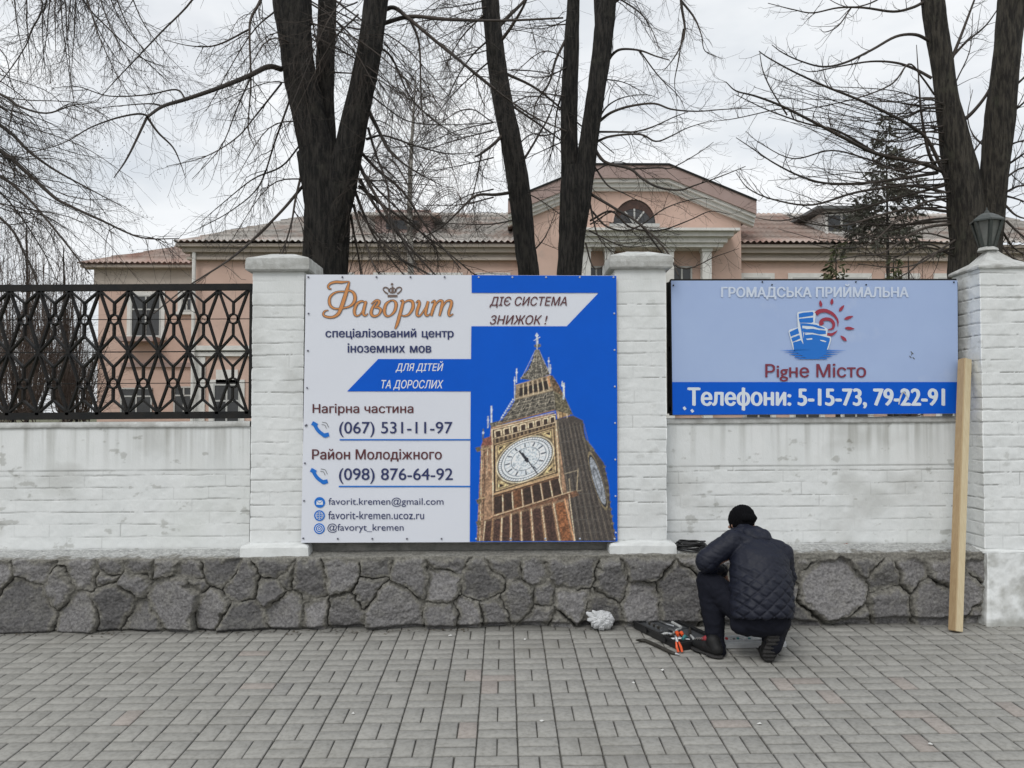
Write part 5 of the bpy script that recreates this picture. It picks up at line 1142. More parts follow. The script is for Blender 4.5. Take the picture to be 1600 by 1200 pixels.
    for k in range(12):
        y = T.r.uniform(-20, 380); e = T.r.choice([-1, 1]); x = 908+e*14; L([(x, y), (x+e*50, y+T.r.uniform(-30,25)), (x+e*T.r.uniform(80,130), y+T.r.uniform(-20,60))], 1.5, .5, T.r.uniform(-1,.8), 7, (.2,.6))
    T.finish('bare_tree', 'forked bare tree with two close stems in front of the pink gable', 'bark', 'twig', group='bare trees behind the fence')
def tree_right():
    T = Tree(9.6, 41, droop=-0.15, tip=0.75, wig=0.14); T.thin = 0.82; T.k = 1.45; T.tw = 1.45
    T.trunk([(1525,640),(1524,520),(1523,430),(1524,380),(1526,345)], [44,40,37,36,38])
    T.trunk([(1512,400),(1509,340),(1504,285),(1493,225),(1481,165),(1473,110),(1464,50),(1457,0),(1445,-120)], [24,28,27,24,19,17,17,18,12])
    T.trunk([(1544,400),(1549,330),(1555,265),(1562,200),(1567,140),(1573,80),(1579,30),(1583,-20),(1590,-140)], [20,22,21,22,21,19,20,21,12], [.05,0,-.05,-.1,-.15,-.2,-.2,-.2,-.2])
    L = T.limb; k = dict(dens=5, ln=(.12,.45))
    L([(1462,262),(1450,235),(1440,180),(1436,130),(1432,70)], 4, .8, -.5, **k)
    L([(1478,280),(1450,220),(1420,195),(1385,176),(1340,155),(1290,135),(1240,112),(1200,90),(1186,80)], 4.0, 1.0, -1.2, **k); L([(1230,180),(1205,140),(1192,110),(1187,82)], 2.2, .8, -.2, **k)
    L([(1474,268),(1440,255),(1370,240),(1320,216),(1270,190),(1220,165),(1180,150),(1150,142),(1134,128)], 4.6, 1.0, -1.5, **k); L([(1370,240),(1310,205),(1260,193),(1200,172),(1150,148)], 2.6, 1.0, -.3, **k); L([(1240,185),(1225,170),(1150,185),(1110,190)], 1.6, .6, -.2, **k)
    L([(1452,64),(1430,54),(1400,57),(1362,78),(1320,98),(1285,104),(1250,95),(1222,82),(1206,70)], 3.4, .9, -.9, **k); L([(1456,122),(1430,108),(1400,98),(1360,96),(1310,104),(1270,112),(1250,108)], 3.2, .8, .3, **k); L([(1460,148),(1440,120),(1420,100),(1395,130),(1350,150),(1290,165),(1230,175)], 2.4, .8, -.6, **k)
    L([(1446,2),(1425,12),(1395,18),(1350,12),(1310,12),(1270,20),(1240,15),(1200,5)], 3.2, .8, -.7, **k); L([(1330,12),(1310,40),(1290,50),(1280,45)], 1.6, .6, -.2, **k); L([(1400,-20),(1360,5),(1320,10),(1280,-10)], 2, .7, .2, **k)
    L([(1465,270),(1400,280),(1350,286),(1290,286),(1250,275),(1210,255),(1180,235),(1150,215)], 3.4, .8, -1.2, **k); L([(1475,300),(1420,290),(1340,300),(1270,320),(1210,312),(1170,295),(1150,270)], 3.2, .8, -1.0, **k); L([(1470,250),(1420,270),(1360,250),(1300,235),(1240,248),(1190,225),(1165,205)], 2.4, .7, -.5, **k)
    L([(1478,330),(1430,325),(1380,335),(1320,352),(1270,350),(1230,335)], 3.2, 1.0, -.9, **k); L([(1485,350),(1450,355),(1420,368),(1380,395),(1340,400),(1290,410)], 3.2, .9, -.9, **k); L([(1500,370),(1470,390),(1440,410),(1400,418),(1340,412)], 2.6, .9, -.7, **k); L([(1480,310),(1440,318),(1400,345),(1360,380),(1310,388),(1260,380)], 2.6, .8, -1.0, **k); L([(1475,290),(1400,310),(1330,330),(1270,335),(1220,345),(1180,340)], 2.8, .8, -.3, **k); L([(1490,340),(1440,345),(1390,360),(1330,375),(1280,372)], 2.4, .8, .2, **k)
    L([(1500,385),(1450,400),(1420,425),(1390,440)], 2.6, 1.2, -.5, **k); L([(1480,345),(1400,352),(1340,348),(1300,340),(1250,320)], 2.4, .8, .5, **k)
    L([(1503,190),(1520,175),(1540,150),(1556,120),(1568,105)], 4, 2.4, -.1, **k); L([(1488,90),(1500,60),(1515,20),(1530,-20)], 3.6, 2, .2, **k); L([(1482,95),(1510,65),(1540,40),(1565,5)], 3, 1.2, .2, **k); L([(1500,180),(1490,140),(1515,80),(1520,20)], 2, .8, .4, **k); L([(1540,230),(1520,210),(1512,180),(1520,140)], 2, .8, .3, **k); L([(1512,250),(1530,225),(1545,205)], 2.2, 1.2, .1, **k)
    for (a, b, c) in (((1572,230),(1590,222),(1640,210)),((1570,260),(1600,240),(1650,200)),((1572,300),(1600,290),(1660,300)),((1570,320),(1595,340),(1650,345)),((1575,180),(1600,160),(1640,120)),((1572,345),(1600,370),(1650,400)),((1580,140),(1610,110),(1640,60)),((1565,360),(1590,392),(1640,412)),((1568,280),(1598,262),(1640,262)),((1566,305),(1592,312),(1640,330)),((1562,380),(1585,405),(1620,420))): L([a, b, c], 2.6, .9, T.r.uniform(-.8,.5), 8, (.2,.5))
    for q in range(34):
        y = T.r.uniform(140, 400); L([(1490, y), (1445, y+T.r.uniform(-20,10)), (1380, y+T.r.uniform(-20,25)), (T.r.uniform(1160,1340), y+T.r.uniform(-70,10))], 2.0, .6, T.r.uniform(-1.2,.9), 5, (.15,.45))
    T.finish('bare_tree', 'two stemmed bare tree behind the lantern with long branches curling up at their tips', 'barkgrey', 'twig', group='bare trees behind the fence')
def tree_off():
    T = Tree(9.8, 51, droop=-0.55, tip=0.1, wig=0.13); T.spk = 0.4; T.thin = 0.62; T.k = 1.1
    T.trunk([(-330,660),(-325,500),(-315,300),(-300,100),(-280,-150),(-250,-420)], [40,38,34,30,24,14])
    L = T.limb
    L([(-300,40),(-120,100),(0,147),(30,166),(72,177),(112,165),(150,160)], 5, 1.0, -1.0, 7, (.3,.9)); L([(-310,90),(-120,130),(0,195),(45,236),(85,265),(130,290),(190,322)], 6.5, 1.2, -.6, 9, (.3,1.0)); L([(-310,140),(-100,180),(0,235),(45,272),(85,308),(110,322),(160,345),(220,371),(280,373)], 7.5, 1.4, -.9, 9, (.3,.9)); L([(-310,190),(-100,220),(0,275),(25,293),(50,316),(95,370),(140,428)], 6, 2.0, -.7, 9, (.3,.9)); L([(-315,240),(-120,280),(0,340),(40,400),(60,450),(75,520)], 5, 1.4, -.4, 9, (.3,.9)); L([(-310,170),(-100,230),(0,300),(60,380),(90,440)], 4, 1.0, .3, 9, (.3,.9))
    L([(-290,-100),(-100,-80),(57,-10),(48,50),(35,80),(0,128),(-30,150)], 3.4, 1.0, -.3, 8, (.3,.8)); L([(-270,-250),(-60,-160),(64,-30),(66,30),(68,80),(72,120)], 3.0, .8, .2, 8, (.3,.8))
    tops = [(78,110,'d'),(92,150,'d'),(100,180,'d'),(118,120,'d'),(130,170,'r'),(128,130,'r'),(150,140,'r'),(165,100,'r'),(40,130,'d'),(20,100,'d'),(85,90,'d'),(110,80,'d'),(175,120,'r'),(200,110,'r')]
    for (x, l, m) in tops:
        e = 90 if m == 'r' else T.r.uniform(-15, 45)
        L([(-260,-420+x*.2),(x-90,-230),(x-8,-40),(x+e*.25,l*.3),(x+e*.6,l*.7),(x+e,l*1.05)], 2.8, .6, T.r.uniform(-1.2,.6), 11, (.25,.8))
    L([(-250,-380),(60,-200),(120,-20),(170,45),(222,90),(268,132)], 3.6, .8, -.5, 9, (.2,.7)); L([(-250,-400),(160,-230),(330,-60),(300,0),(252,50),(216,88),(180,126),(150,160)], 4.0, 1.0, -.6, 8, (.2,.7)); L([(216,88),(238,98),(264,105)], 1.8, .6, -.1, 12, (.2,.4))
    for q in range(26):
        y0 = T.r.uniform(60, 330); x1 = T.r.uniform(20, 250); L([(-250, y0-120), (-100, y0-30), (0, y0+T.r.uniform(0,50)), (x1*.6, y0+T.r.uniform(40,90)), (x1, y0+T.r.uniform(60,150))], 2.4, .6, T.r.uniform(-1.2,1.2), 8, (.25,.8))
    T.finish('weeping_tree', 'weeping bare tree off the left edge whose seed hung branches sweep in from the left', 'bark', 'twig', specks='twigred', group='bare trees behind the fence')
def tree_small():
    # birch far back between the two trunks
    T = Tree(18.0, 61, droop=-0.35, tip=0.0); T.trunk([(646,650),(644,520),(642,430),(640,330),(642,250),(645,195),(648,150),(650,110)], [6,5.5,5,4.2,3.2,2.2,1.2,.6])
    for q in range(34):
        y = T.r.uniform(120, 380); e = T.r.choice([-1, 1]); l = (y-90)*.22+15; T.limb([(644, y), (644+e*l*.45, y-l*.75), (644+e*l*.9, y-l*.9), (644+e*l*1.15, y-l*.2)], .9, .35, T.r.uniform(-1,1), 4, (.3,.9), 1)
    T.finish('birch_tree', 'slender pale birch standing between the thick trunk and the slim leaning trunk', 'birch', 'twigred')
    # twiggy saplings and bushes beyond the grille
    for k, (x, top, w_, Y, lab) in enumerate(((42,345,60,13.5,'twiggy sapling with upright bare rods at the left edge above the grille'),(100,385,46,15,'lower bare bush just left of the pink wing'),(-20,330,60,14,'bare bush cut by the left edge of the picture'),(20,470,70,11,'dense low bush showing through the left end of the grille'),(120,520,50,12,'low bush showing through the grille in front of the pink wing'),(1420,400,50,16,'bare shrub under the lower branches of the right tree'))):
        T = Tree(Y, 70+k, droop=0.05, tip=0.0, wig=0.13)
        T.trunk([(x,660),(x+2,560),(x+1,470),(x,(470+top)/2),(x-1,top)] if top < 460 else [(x,660),(x,620),(x,top)], [3,2.6,2.2,1.6,.6] if top < 460 else [2.4,2,.6])
        for q in range(46):
            bx = x+T.r.uniform(-.5,.5)*w_; ex = bx+T.r.normal(0,.35)*w_; ty = top+abs(T.r.normal(0,.35))*(640-top); T.limb([(bx*.3+x*.7,650),(bx,(650+ty)/2+40),((bx+ex)/2,(650+ty*2)/3),(ex,ty)], 1.3, .4, T.r.uniform(-1,1), 5, (.2,.7), 1)
        T.finish('bare_bush', lab, 'bark', 'twigred', cat='bush', group='bare bushes behind the fence')
tree_left(); tree_mid(); tree_right(); tree_off(); tree_small()
# ------------------------------------------------------------------ spruces
M['needle'] = mat('spruce_needles', (0.055,0.06,0.045), 0.85, (0.09,0.088,0.065), 2.5)
M['needlegreen'] = mat('green_needles', (0.045,0.055,0.022), 0.85, (0.085,0.09,0.04), 4)
def spruce(px, ytop, ybase, halfw, Y, lab, seed, nt, mt='needle', dens=1.0, big=1.0):
    r = np.random.RandomState(seed); top = np.array(P(px, ytop, Y)); zb = 0.0; zbase = P(px, ybase, Y).z; hw = halfw*Y/F; H = top[2]-zbase
    t = thing('spruce_tree', lab, 'tree', (top[0], Y, zb), 'spruces in the yard')
    m = MB(); m.tube([(top[0], Y, zb), (top[0], Y, (zb+top[2])/2), (top[0], Y, top[2])], [.05+H*.012, .03+H*.007, .006], 8); m.build('trunk', M['bark'], t)
    Q = []
    z = top[2]-.05; k = 0; 
    def needles(p, d, l, w_):
        n = max(2, int(l/0.05*dens))
        for i in range(n):
            c = p + d*l*r.rand(); a = r.normal(size=3); a[2] -= .5; a /= np.linalg.norm(a); dd = d*.7+a*.7; dd /= np.linalg.norm(dd); e = np.cross(dd, r.normal(size=3)); e /= np.linalg.norm(e)+1e-9
            L_ = w_*big*r.uniform(.7,1.3); Q.extend([c, c+dd*L_*.5+e*L_*.16, c+dd*L_, c+dd*L_*.5-e*L_*.16])
    while z > max(zbase - .3, .3):
        f = (top[2]-z)/H; nb = int(4 + 5*f)
        for b in range(nb):
            if r.rand() < .14: continue
            th = r.uniform(0, 2*math.pi); l = hw*(f**.85)*r.uniform(.65, 1.12)+.04; p = np.array([top[0], Y, z+r.uniform(-.06,.06)]); ns = max(2, int(l/.22)); d = np.array([math.cos(th), math.sin(th), .18])
            for q in range(ns):
                d = d + np.array([0, 0, -.22 if q < ns*.6 else .16]) + r.normal(0, .07, 3); d /= np.linalg.norm(d); needles(p, d, l/ns, .11+.05*r.rand())
                if q > 0:
                    for sgn in (-1, 1):
                        if r.rand() < .75: e = np.cross(d, [0, 0, 1])*sgn*.8+d*.6+np.array([0, 0, -.45]); e /= np.linalg.norm(e); needles(p, e, l*.28*(1-q/ns)+.10, .10)
                p = p + d*l/ns
        z -= .13 + .13*f*r.uniform(.7,1.2)
    Q = np.array(Q); obj('crown', Q, np.arange(len(Q)).reshape(-1, 4), M[mt], t)
spruce(1384, 180, 345, 84, 21, 'tall dark spruce rising behind the bare right hand tree', 3, 10, 'needle', 1.6, 1.25)
spruce(1306, 385, 480, 34, 15, 'small green spruce poking up above the top edge of the billboard', 5, 8, 'needlegreen', 1.3)
spruce(1396, 404, 470, 16, 15, 'tiny green spruce tip just above the right half of the billboard', 7, 8, 'needlegreen', 1.3)
# yellowish undergrowth seen through the left grille
def undergrowth():
    r = np.random.RandomState(9); Q = []
    M['weeds'] = mat('yellow_green_weeds', (0.16,0.15,0.06), 0.9, (0.09,0.10,0.04), 6)
    for _ in range(9000):
        c = np.array([r.uniform(-10.5, -4.8), r.uniform(9.5, 15), 0]); h = r.uniform(.25, .85)*(0.5+0.9*(fbm(c[0]*.9, c[1]*.9, 4)+.5)); a = r.normal(0, .12, 2); e = np.array([math.cos(r.rand()*6.28), math.sin(r.rand()*6.28), 0])*.022
        Q += [c-e, c+e, c+np.array([a[0], a[1], h])+e*.6, c+np.array([a[0]*1.1, a[1]*1.1, h*1.05])-e*.4]
    Q = np.array(Q); tag(obj('weeds', Q, np.arange(len(Q)).reshape(-1, 4), M['weeds']), 'yellowish weeds and low growth behind the left grille', 'weeds', kind='stuff')
undergrowth()
# ------------------------------------------------------------------ the crouching person
def blob(name, prims, mt, parent, voxel=0.008, smooth=6, post=None, fac=0.5):
    bm = bmesh.new()
    def sph(c, rad, rot=None, u=20, v=12):
        mtx = Matrix.Translation(Vector(c)) @ (rot.to_4x4() if rot is not None else Matrix.Identity(4)) @ Matrix.Diagonal((*rad, 1))
        bmesh.ops.create_uvsphere(bm, u_segments=u, v_segments=v, radius=1.0, matrix=mtx)
    for p in prims:
        if p[0] == 'l':
            th = np.linspace(0, 2*np.pi, 28, endpoint=False); vs = []
            for (c, a, b) in p[1]: vs.append([bm.verts.new(Vector(c)+Vector(a)*math.cos(x)+Vector(b)*math.sin(x)) for x in th])
            for r0, r1 in zip(vs[:-1], vs[1:]):
                for i in range(28): bm.faces.new([r0[i], r0[(i+1) % 28], r1[(i+1) % 28], r1[i]])
            bm.faces.new(vs[0][::-1]); bm.faces.new(vs[-1])
        elif p[0] == 'e': sph(p[1], p[2], p[3] if len(p) > 3 else None)
        else:
            a, b, ra, rb = Vector(p[1]), Vector(p[2]), p[3], p[4]; sph(a, (ra,)*3); sph(b, (rb,)*3)
            n = max(2, int((b-a).length/min(ra, rb)*3))
            V, Fs = tube_np(np.array([tuple(a.lerp(b, t)) for t in np.linspace(0, 1, n)]), np.linspace(ra, rb, n), 20, True)
            vs = [bm.verts.new(q) for q in V]
            for f in Fs:
                try: bm.faces.new([vs[i] for i in f])
                except ValueError: pass
    bmesh.ops.recalc_face_normals(bm, faces=bm.faces[:])
    me = bpy.data.meshes.new('tmp'); bm.to_mesh(me); bm.free(); o = bpy.data.objects.new('tmp', me); col.objects.link(o)
    r = o.modifiers.new('r', 'REMESH'); r.mode = 'VOXEL'; r.voxel_size = voxel
    s = o.modifiers.new('s', 'SMOOTH'); s.factor = fac; s.iterations = smooth
    dg = bpy.context.evaluated_depsgraph_get(); dg.update(); m2 = bpy.data.meshes.new_from_object(o.evaluated_get(dg)); bpy.data.objects.remove(o); bpy.data.meshes.remove(me)
    n = len(m2.vertices); co = np.empty(n*3, np.float32); m2.vertices.foreach_get('co', co); co = co.reshape(-1, 3).astype(float); nr = np.empty(n*3, np.float32); m2.vertices.foreach_get('normal', nr); nr = nr.reshape(-1, 3)
    Fs = [tuple(p.vertices) for p in m2.polygons]; bpy.data.meshes.remove(m2)
    if post is not None: co = post(co, nr)
    return obj(name, co, Fs, M[mt], parent, smooth=True)
M['jacket'] = mat('navy_quilted_nylon', (0.006,0.008,0.018), 0.58, (0.008,0.010,0.021), 9, spec=0.34, bump=0.25, bscale=40, bdist=0.004)
M['trousers'] = mat('dark_denim', (0.006,0.007,0.013), 0.85, (0.009,0.010,0.017), 30, spec=0.2, bump=0.2, bscale=120)
M['knit'] = mat('black_knit', (0.003,0.003,0.004), 0.95, (0.006,0.006,0.007), 120, spec=0.1, bump=0.6, bscale=260, bdist=0.004)
M['skin'] = mat('skin', (0.42,0.24,0.17), 0.55, (0.36,0.19,0.13), 20)
M['shoe'] = mat('black_shoe', (0.008,0.008,0.009), 0.6, (0.014,0.014,0.014), 20, spec=0.3, bump=0.2)
M['sole'] = mat('rubber_sole', (0.016,0.015,0.015), 0.8, (0.035,0.033,0.032), 60, bump=0.8, bscale=60)
M['shoered'] = mat('red_shoe_tongue', (0.30,0.03,0.04), 0.7)
M['lace'] = mat('pale_laces', (0.20,0.19,0.18), 0.8)
def build_person():
    gp = G(1165, 1036); t = thing('person', 'crouching person seen from behind in a navy quilted jacket, black knit cap and dark trousers', 'person', tuple(gp))
    q = lambda x, y, Y: np.array(P(x, y, Y))
    rx = lambda a: Matrix.Rotation(R(a), 3, 'X')
    # bare body: head with face, neck, two hands of five fingers; kept as one skin under the clothes
    hd = q(1160, 818, 5.60); fw = Vector((-.28, .75, -.60)).normalized(); up = Vector((-.1, .55, .83)); up = (up-fw*up.dot(fw)).normalized(); sd_ = fw.cross(up)
    H = lambda f, u, s: tuple(Vector(hd)+fw*f+up*u+sd_*s)
    pr = [('e', H(0, .02, 0), (.073, .092, .10), Matrix((sd_, fw, up)).transposed()), ('e', H(.03, -.05, 0), (.055, .07, .07), Matrix((sd_, fw, up)).transposed()), ('c', H(.095, .0, 0), H(.115, -.035, 0), .010, .015),
          ('e', H(.0, -.01, .076), (.012, .018, .03), Matrix((sd_, fw, up)).transposed()), ('e', H(.0, -.01, -.076), (.012, .018, .03), Matrix((sd_, fw, up)).transposed()), ('c', H(.075, -.075, -.02), H(.075, -.075, .02), .012, .012), ('c', H(.085, .02, -.045), H(.085, .02, .045), .012, .012),
          ('c', H(-.02, -.05, 0), tuple(q(1170, 848, 5.50)), .055, .06), ('c', tuple(q(1170, 850, 5.50)), tuple(q(1187, 910, 5.38)), .06, .10),
          ('c', tuple(q(1150, 856, 5.44)), tuple(q(1108, 880, 5.42)), .05, .04), ('c', tuple(q(1108, 880, 5.42)), tuple(q(1130, 894, 5.56)), .038, .028), ('c', tuple(q(1218, 868, 5.44)), tuple(q(1228, 908, 5.50)), .05, .04), ('c', tuple(q(1228, 908, 5.50)), tuple(q(1160, 924, 5.68)), .038, .028), ('c', tuple(q(1170, 852, 5.48)), tuple(q(1150, 856, 5.45)), .045, .045), ('c', tuple(q(1170, 852, 5.48)), tuple(q(1214, 868, 5.45)), .045, .045)]
    def hand(wr, d, palm_n, side):
        d = Vector(d).normalized(); n = Vector(palm_n); n = (n-d*n.dot(d)).normalized(); l = d.cross(n)*side; wr = Vector(wr)
        pc = wr+d*.055; pr.append(('e', tuple(pc), (.040, .048, .016), Matrix((l, d, n)).transposed())); pr.append(('c', tuple(wr-d*.01), tuple(pc), .025, .022))
        for k, (o_, ln_) in enumerate(((-.030, .070), (-.010, .080), (.010, .075), (.029, .058))):
            b = pc+d*.036+l*o_; c1 = b+(d*.8+n*.6)*ln_*.48; c2 = c1+(d*.1+n*1.0)*ln_*.36; c3 = c2+(-d*.55+n*.55)*ln_*.26
            pr.append(('c', tuple(b), tuple(c1), .0095, .009)); pr.append(('c', tuple(c1), tuple(c2), .009, .008)); pr.append(('c', tuple(c2), tuple(c3), .008, .007))
        b = wr+d*.03-l*.032; c1 = b+(d*.45-l*.55+n*.45).normalized()*.036; c2 = c1+(d*.6+l*.15+n*.6).normalized()*.030; pr.append(('c', tuple(b), tuple(c1), .012, .010)); pr.append(('c', tuple(c1), tuple(c2), .010, .008))
    hl = q(1130, 897, 5.57); hr = q(1158, 926, 5.70)
    hand(hl, (.35, .35, -.75), (.75, .2, .4), 1); hand(hr, (-.55, .45, -.5), (-.2, .3, -.8), -1)
    blob('body', pr, 'skin', t, 0.005, 3)
    # trousers
    gl = G(1117, 1024); gr = G(1206, 1036)
    kn = q(1106, 908, 5.47); an = q(1118, 1003, 5.42); kr = q(1212, 988, 5.56); ar = q(1207, 1008, 5.27)
    tp = [('e', q(1187, 966, 5.27), (.172, .135, .115)), ('c', q(1164, 956, 5.32), kn, .105, .078), ('e', q(1106, 909, 5.47), (.075, .072, .07)), ('c', kn, q(1115, 960, 5.44), .074, .076), ('c', q(1115, 960, 5.44), an, .074, .056), ('c', q(1119, 1000, 5.42), q(1121, 1016, 5.40), .058, .056),
          ('c', q(1208, 966, 5.26), kr, .11, .072), ('c', kr, ar, .072, .060), ('c', q(1207, 1000, 5.27), ar, .066, .062), ('e', q(1163, 976, 5.28), (.09, .1, .07)), ('e', q(1208, 976, 5.25), (.09, .1, .075))]
    def tpost(co, nr):
        z = co[:, 2]; w_ = .008*np.sin(z*95+18*fbm(co[:, 0]*9, z*7, 3))*(0.3+fbm(co[:, 0]*6, z*6, 5)) + .010*fbm(co[:, 0]*11+co[:, 1]*7, z*16, 6, 3); return co+nr*w_[:, None]
    tr = blob('trousers', tp, 'trousers', t, 0.008, 6, tpost)
    # jacket
    ring = lambda x, y, Y, rx_, ry_: (tuple(q(x, y, Y)), (rx_, 0, 0), (0, -ry_, ry_*.25))
    jp = [('l', [ring(1191, 968, 5.235, .188, .150), ring(1191, 958, 5.24, .197, .158), ring(1190, 940, 5.265, .199, .160), ring(1190, 922, 5.29, .198, .158), ring(1189, 904, 5.32, .196, .155), ring(1187, 888, 5.35, .192, .148), ring(1186, 874, 5.375, .184, .138), ring(1184, 862, 5.40, .170, .122), ring(1181, 852, 5.42, .145, .10), ring(1177, 843, 5.45, .10, .075)]),
          ('c', q(1146, 845, 5.43), q(1212, 860, 5.42), .066, .074),
          ('c', q(1144, 845, 5.42), q(1104, 876, 5.41), .074, .072), ('c', q(1104, 878, 5.41), q(1108, 884, 5.46), .070, .064), ('c', q(1104, 880, 5.42), q(1127, 891, 5.55), .068, .046), ('c', q(1222, 868, 5.42), q(1229, 905, 5.48), .076, .066), ('c', q(1229, 905, 5.48), q(1168, 922, 5.66), .064, .045),
          ('c', q(1160, 835, 5.48), q(1192, 842, 5.44), .062, .058), ('e', q(1188, 838, 5.455), (.058, .06, .045))]
    def jpost(co, nr):
        x = co[:, 0]-gp.x; z = co[:, 2]-gp.z + .25*(co[:, 1]-5.3); pit = .057; u = (x*.64+z*.74)/pit; v = (x*.64-z*.74)/pit
        du = np.abs(u-np.round(u))*pit; dv = np.abs(v-np.round(v))*pit
        g = np.maximum(np.exp(-(du/.0055)**2), np.exp(-(dv/.0055)**2)); back = sstep(.15, -.25, nr[:, 1])
        lowm = 0.12+0.88*sstep(.66, .42, co[:, 2]-gp.z)
        puff = .0035*(np.sin(np.pi*(u-np.floor(u)))*np.sin(np.pi*(v-np.floor(v))))
        wr = .018*fbm(x*6+2*co[:, 1], co[:, 2]*26+x*8, 13, 5) + .010*fbm(x*22, co[:, 2]*9, 17, 3)
        sk = np.exp(-(((co[:, 2]-gp.z)-.305-.02*x)/.012)**2)*.004
        return co+nr*((-.0075*g*lowm+puff*lowm)*back+wr-.0*sk)[:, None]
    jk = blob('jacket', jp, 'jacket', t, 0.0055, 16, jpost)
    # hood lying in folds round the neck, its lower rim standing clear of the back
    hp = [('c', q(1170, 838, 5.45), q(1180, 846, 5.43), .062, .06), ('c', q(1148, 832, 5.535), q(1172, 832, 5.49), .034, .040), ('c', q(1160, 826, 5.51), q(1186, 833, 5.45), .036, .040), ('c', q(1176, 838, 5.42), q(1196, 842, 5.415), .034, .036), ('c', q(1158, 834, 5.46), q(1180, 841, 5.405), .028, .032), ('e', q(1180, 830, 5.47), (.05, .05, .036))]
    blob('hood', hp, 'jacket', jk.parent, 0.006, 4, lambda co, nr: co+nr*(.010*fbm(co[:, 0]*30+co[:, 2]*10, co[:, 2]*34, 5, 3))[:, None])
    # cap
    c = q(1159, 811, 5.585); rot = Matrix((sd_, fw, up)).transposed()
    blob('knit_cap', [('e', tuple(c), (.084, .104, .094), rot), ('c', tuple(Vector(c)-fw*.075-up*.035+sd_*.03), tuple(Vector(c)-fw*.075-up*.035-sd_*.03), .028, .028)], 'knit', t, 0.005, 3, lambda co, nr: co+nr*(.004*np.sin(co[:, 0]*420)*.4+.006*fbm(co[:, 0]*20, co[:, 2]*20, 3))[:, None])
    # shoes
    hl_, tl_ = G(1128, 1031), G(1094, 1018)
    d = (tl_-hl_).normalized(); s_ = d.cross(Vector((0, 0, 1))); U = Vector((0, 0, 1))
    L = .285; b0 = hl_ - d*.0
    sh = lambda f, u, s: tuple(b0+d*f+U*u+s_*s)
    so1 = blob('shoe', [('c', sh(.045, .055, 0), sh(.13, .052, 0), .042, .044), ('c', sh(.13, .048, 0), sh(.225, .042, .006), .042, .036), ('c', sh(.05, .06, 0), sh(.075, .10, 0), .042, .046)], 'shoe', t, .006, 4)
    blob('sole', [('e', sh(.07, .013, 0), (.050, .075, .014), Matrix((s_, d, U)).transposed()), ('e', sh(.19, .013, .004), (.052, .085, .014), Matrix((s_, d, U)).transposed()), ('e', sh(.13, .013, .0), (.042, .10, .013), Matrix((s_, d, U)).transposed())], 'sole', so1, .005, 2)
    blob('tongue', [('c', sh(.135, .098, 0), sh(.16, .088, .0), .022, .016)], 'shoered', so1, .005, 2)
    for k in range(4):
        m = MB(); a = Vector(sh(.15+.022*k, .094-.006*k, -.024)); bb = Vector(sh(.155+.022*k, .094-.006*k, .024)); m.tube([a, a.lerp(bb, .5)+U*.008, bb], .0035, 6); m.build('lace', M['lace'], so1)
    # trailing foot up on its toes, sole to the viewer
    tb = G(1203, 1038); bk = Vector((.10, -.28, .955)).normalized(); out = Vector((.05, -.955, -.29)).normalized(); rt = bk.cross(out)
    s2 = lambda f, u, s: tuple(Vector(tb)+Vector((0, .03, .03))+bk*f+out*u+rt*s)
    so2 = blob('shoe', [('c', s2(.0, -.045, 0), s2(.09, -.035, 0), .040, .042), ('c', s2(.09, -.035, 0), s2(.155, -.03, 0), .040, .042), ('c', s2(.0, -.04, 0), s2(-.004, -.10, 0), .036, .030)], 'shoe', t, .006, 4)
    blob('sole', [('e', s2(.045, .008, 0), (.048, .075, .014), Matrix((rt, bk, out)).transposed()), ('e', s2(.135, .008, 0), (.042, .06, .016), Matrix((rt, bk, out)).transposed()), ('e', s2(.09, .006, 0), (.038, .085, .012), Matrix((rt, bk, out)).transposed())], 'sole', so2, .005, 2, lambda co, nr: co+nr*(.004*np.sign(np.sin(co[:, 2]*240)))[:, None]*(nr[:, 1:2] < -.4))
    # the screwdriver held in the left hand
    a = Vector(hl)+Vector((.012, .0, -.012)); dd = Vector((.18, .08, -.98)).normalized()
    M['orangeplastic'] = mat('orange_plastic', (0.75,0.10,0.02), 0.4); M['steel'] = mat('bright_steel', (0.45,0.46,0.47), 0.3, metal=0.9)
    sdv = thing('screwdriver', 'small screwdriver with an orange handle gripped in the crouching person\'s left hand', 'screwdriver', tuple(a))
    m = MB(); m.tube([a-dd*.02, a+dd*.0, a+dd*.05, a+dd*.085], [.010, .015, .015, .009], 10); m.build('handle', M['orangeplastic'], sdv)
    m = MB(); m.tube([a+dd*.085, a+dd*.17], [.0035, .003], 8); m.build('blade', M['steel'], sdv)
build_person()
# ------------------------------------------------------------------ tools and litter on the paving
M['blackplastic'] = mat('black_plastic', (0.014,0.014,0.015), 0.42, (0.022,0.022,0.023), 20)
M['greyplastic'] = mat('grey_plastic_insert', (0.075,0.08,0.085), 0.5, (0.05,0.052,0.055), 25)
M['alu'] = mat('aluminium', (0.72,0.73,0.74), 0.35, (0.6,0.61,0.62), 12, metal=0.3)
M['palegrey'] = mat('pale_grey_plastic', (0.50,0.51,0.50), 0.5, (0.40,0.41,0.40), 15)
M['redplastic'] = mat('red_plastic', (0.45,0.03,0.03), 0.4)
M['teal'] = mat('teal_grip', (0.05,0.22,0.22), 0.5)
M['forged'] = mat('dark_forged_steel', (0.035,0.032,0.028), 0.5, (0.06,0.055,0.045), 30, metal=0.3)
M['bag'] = mat('clear_plastic_film', (0.78,0.79,0.80), 0.22, (0.60,0.61,0.62), 18, spec=0.6)
M['cable'] = mat('black_cable', (0.012,0.012,0.013), 0.5)
M['oldbrick'] = mat('bare_red_brick', (0.30,0.07,0.04), 0.9, (0.2,0.05,0.03), 30, bump=0.5)
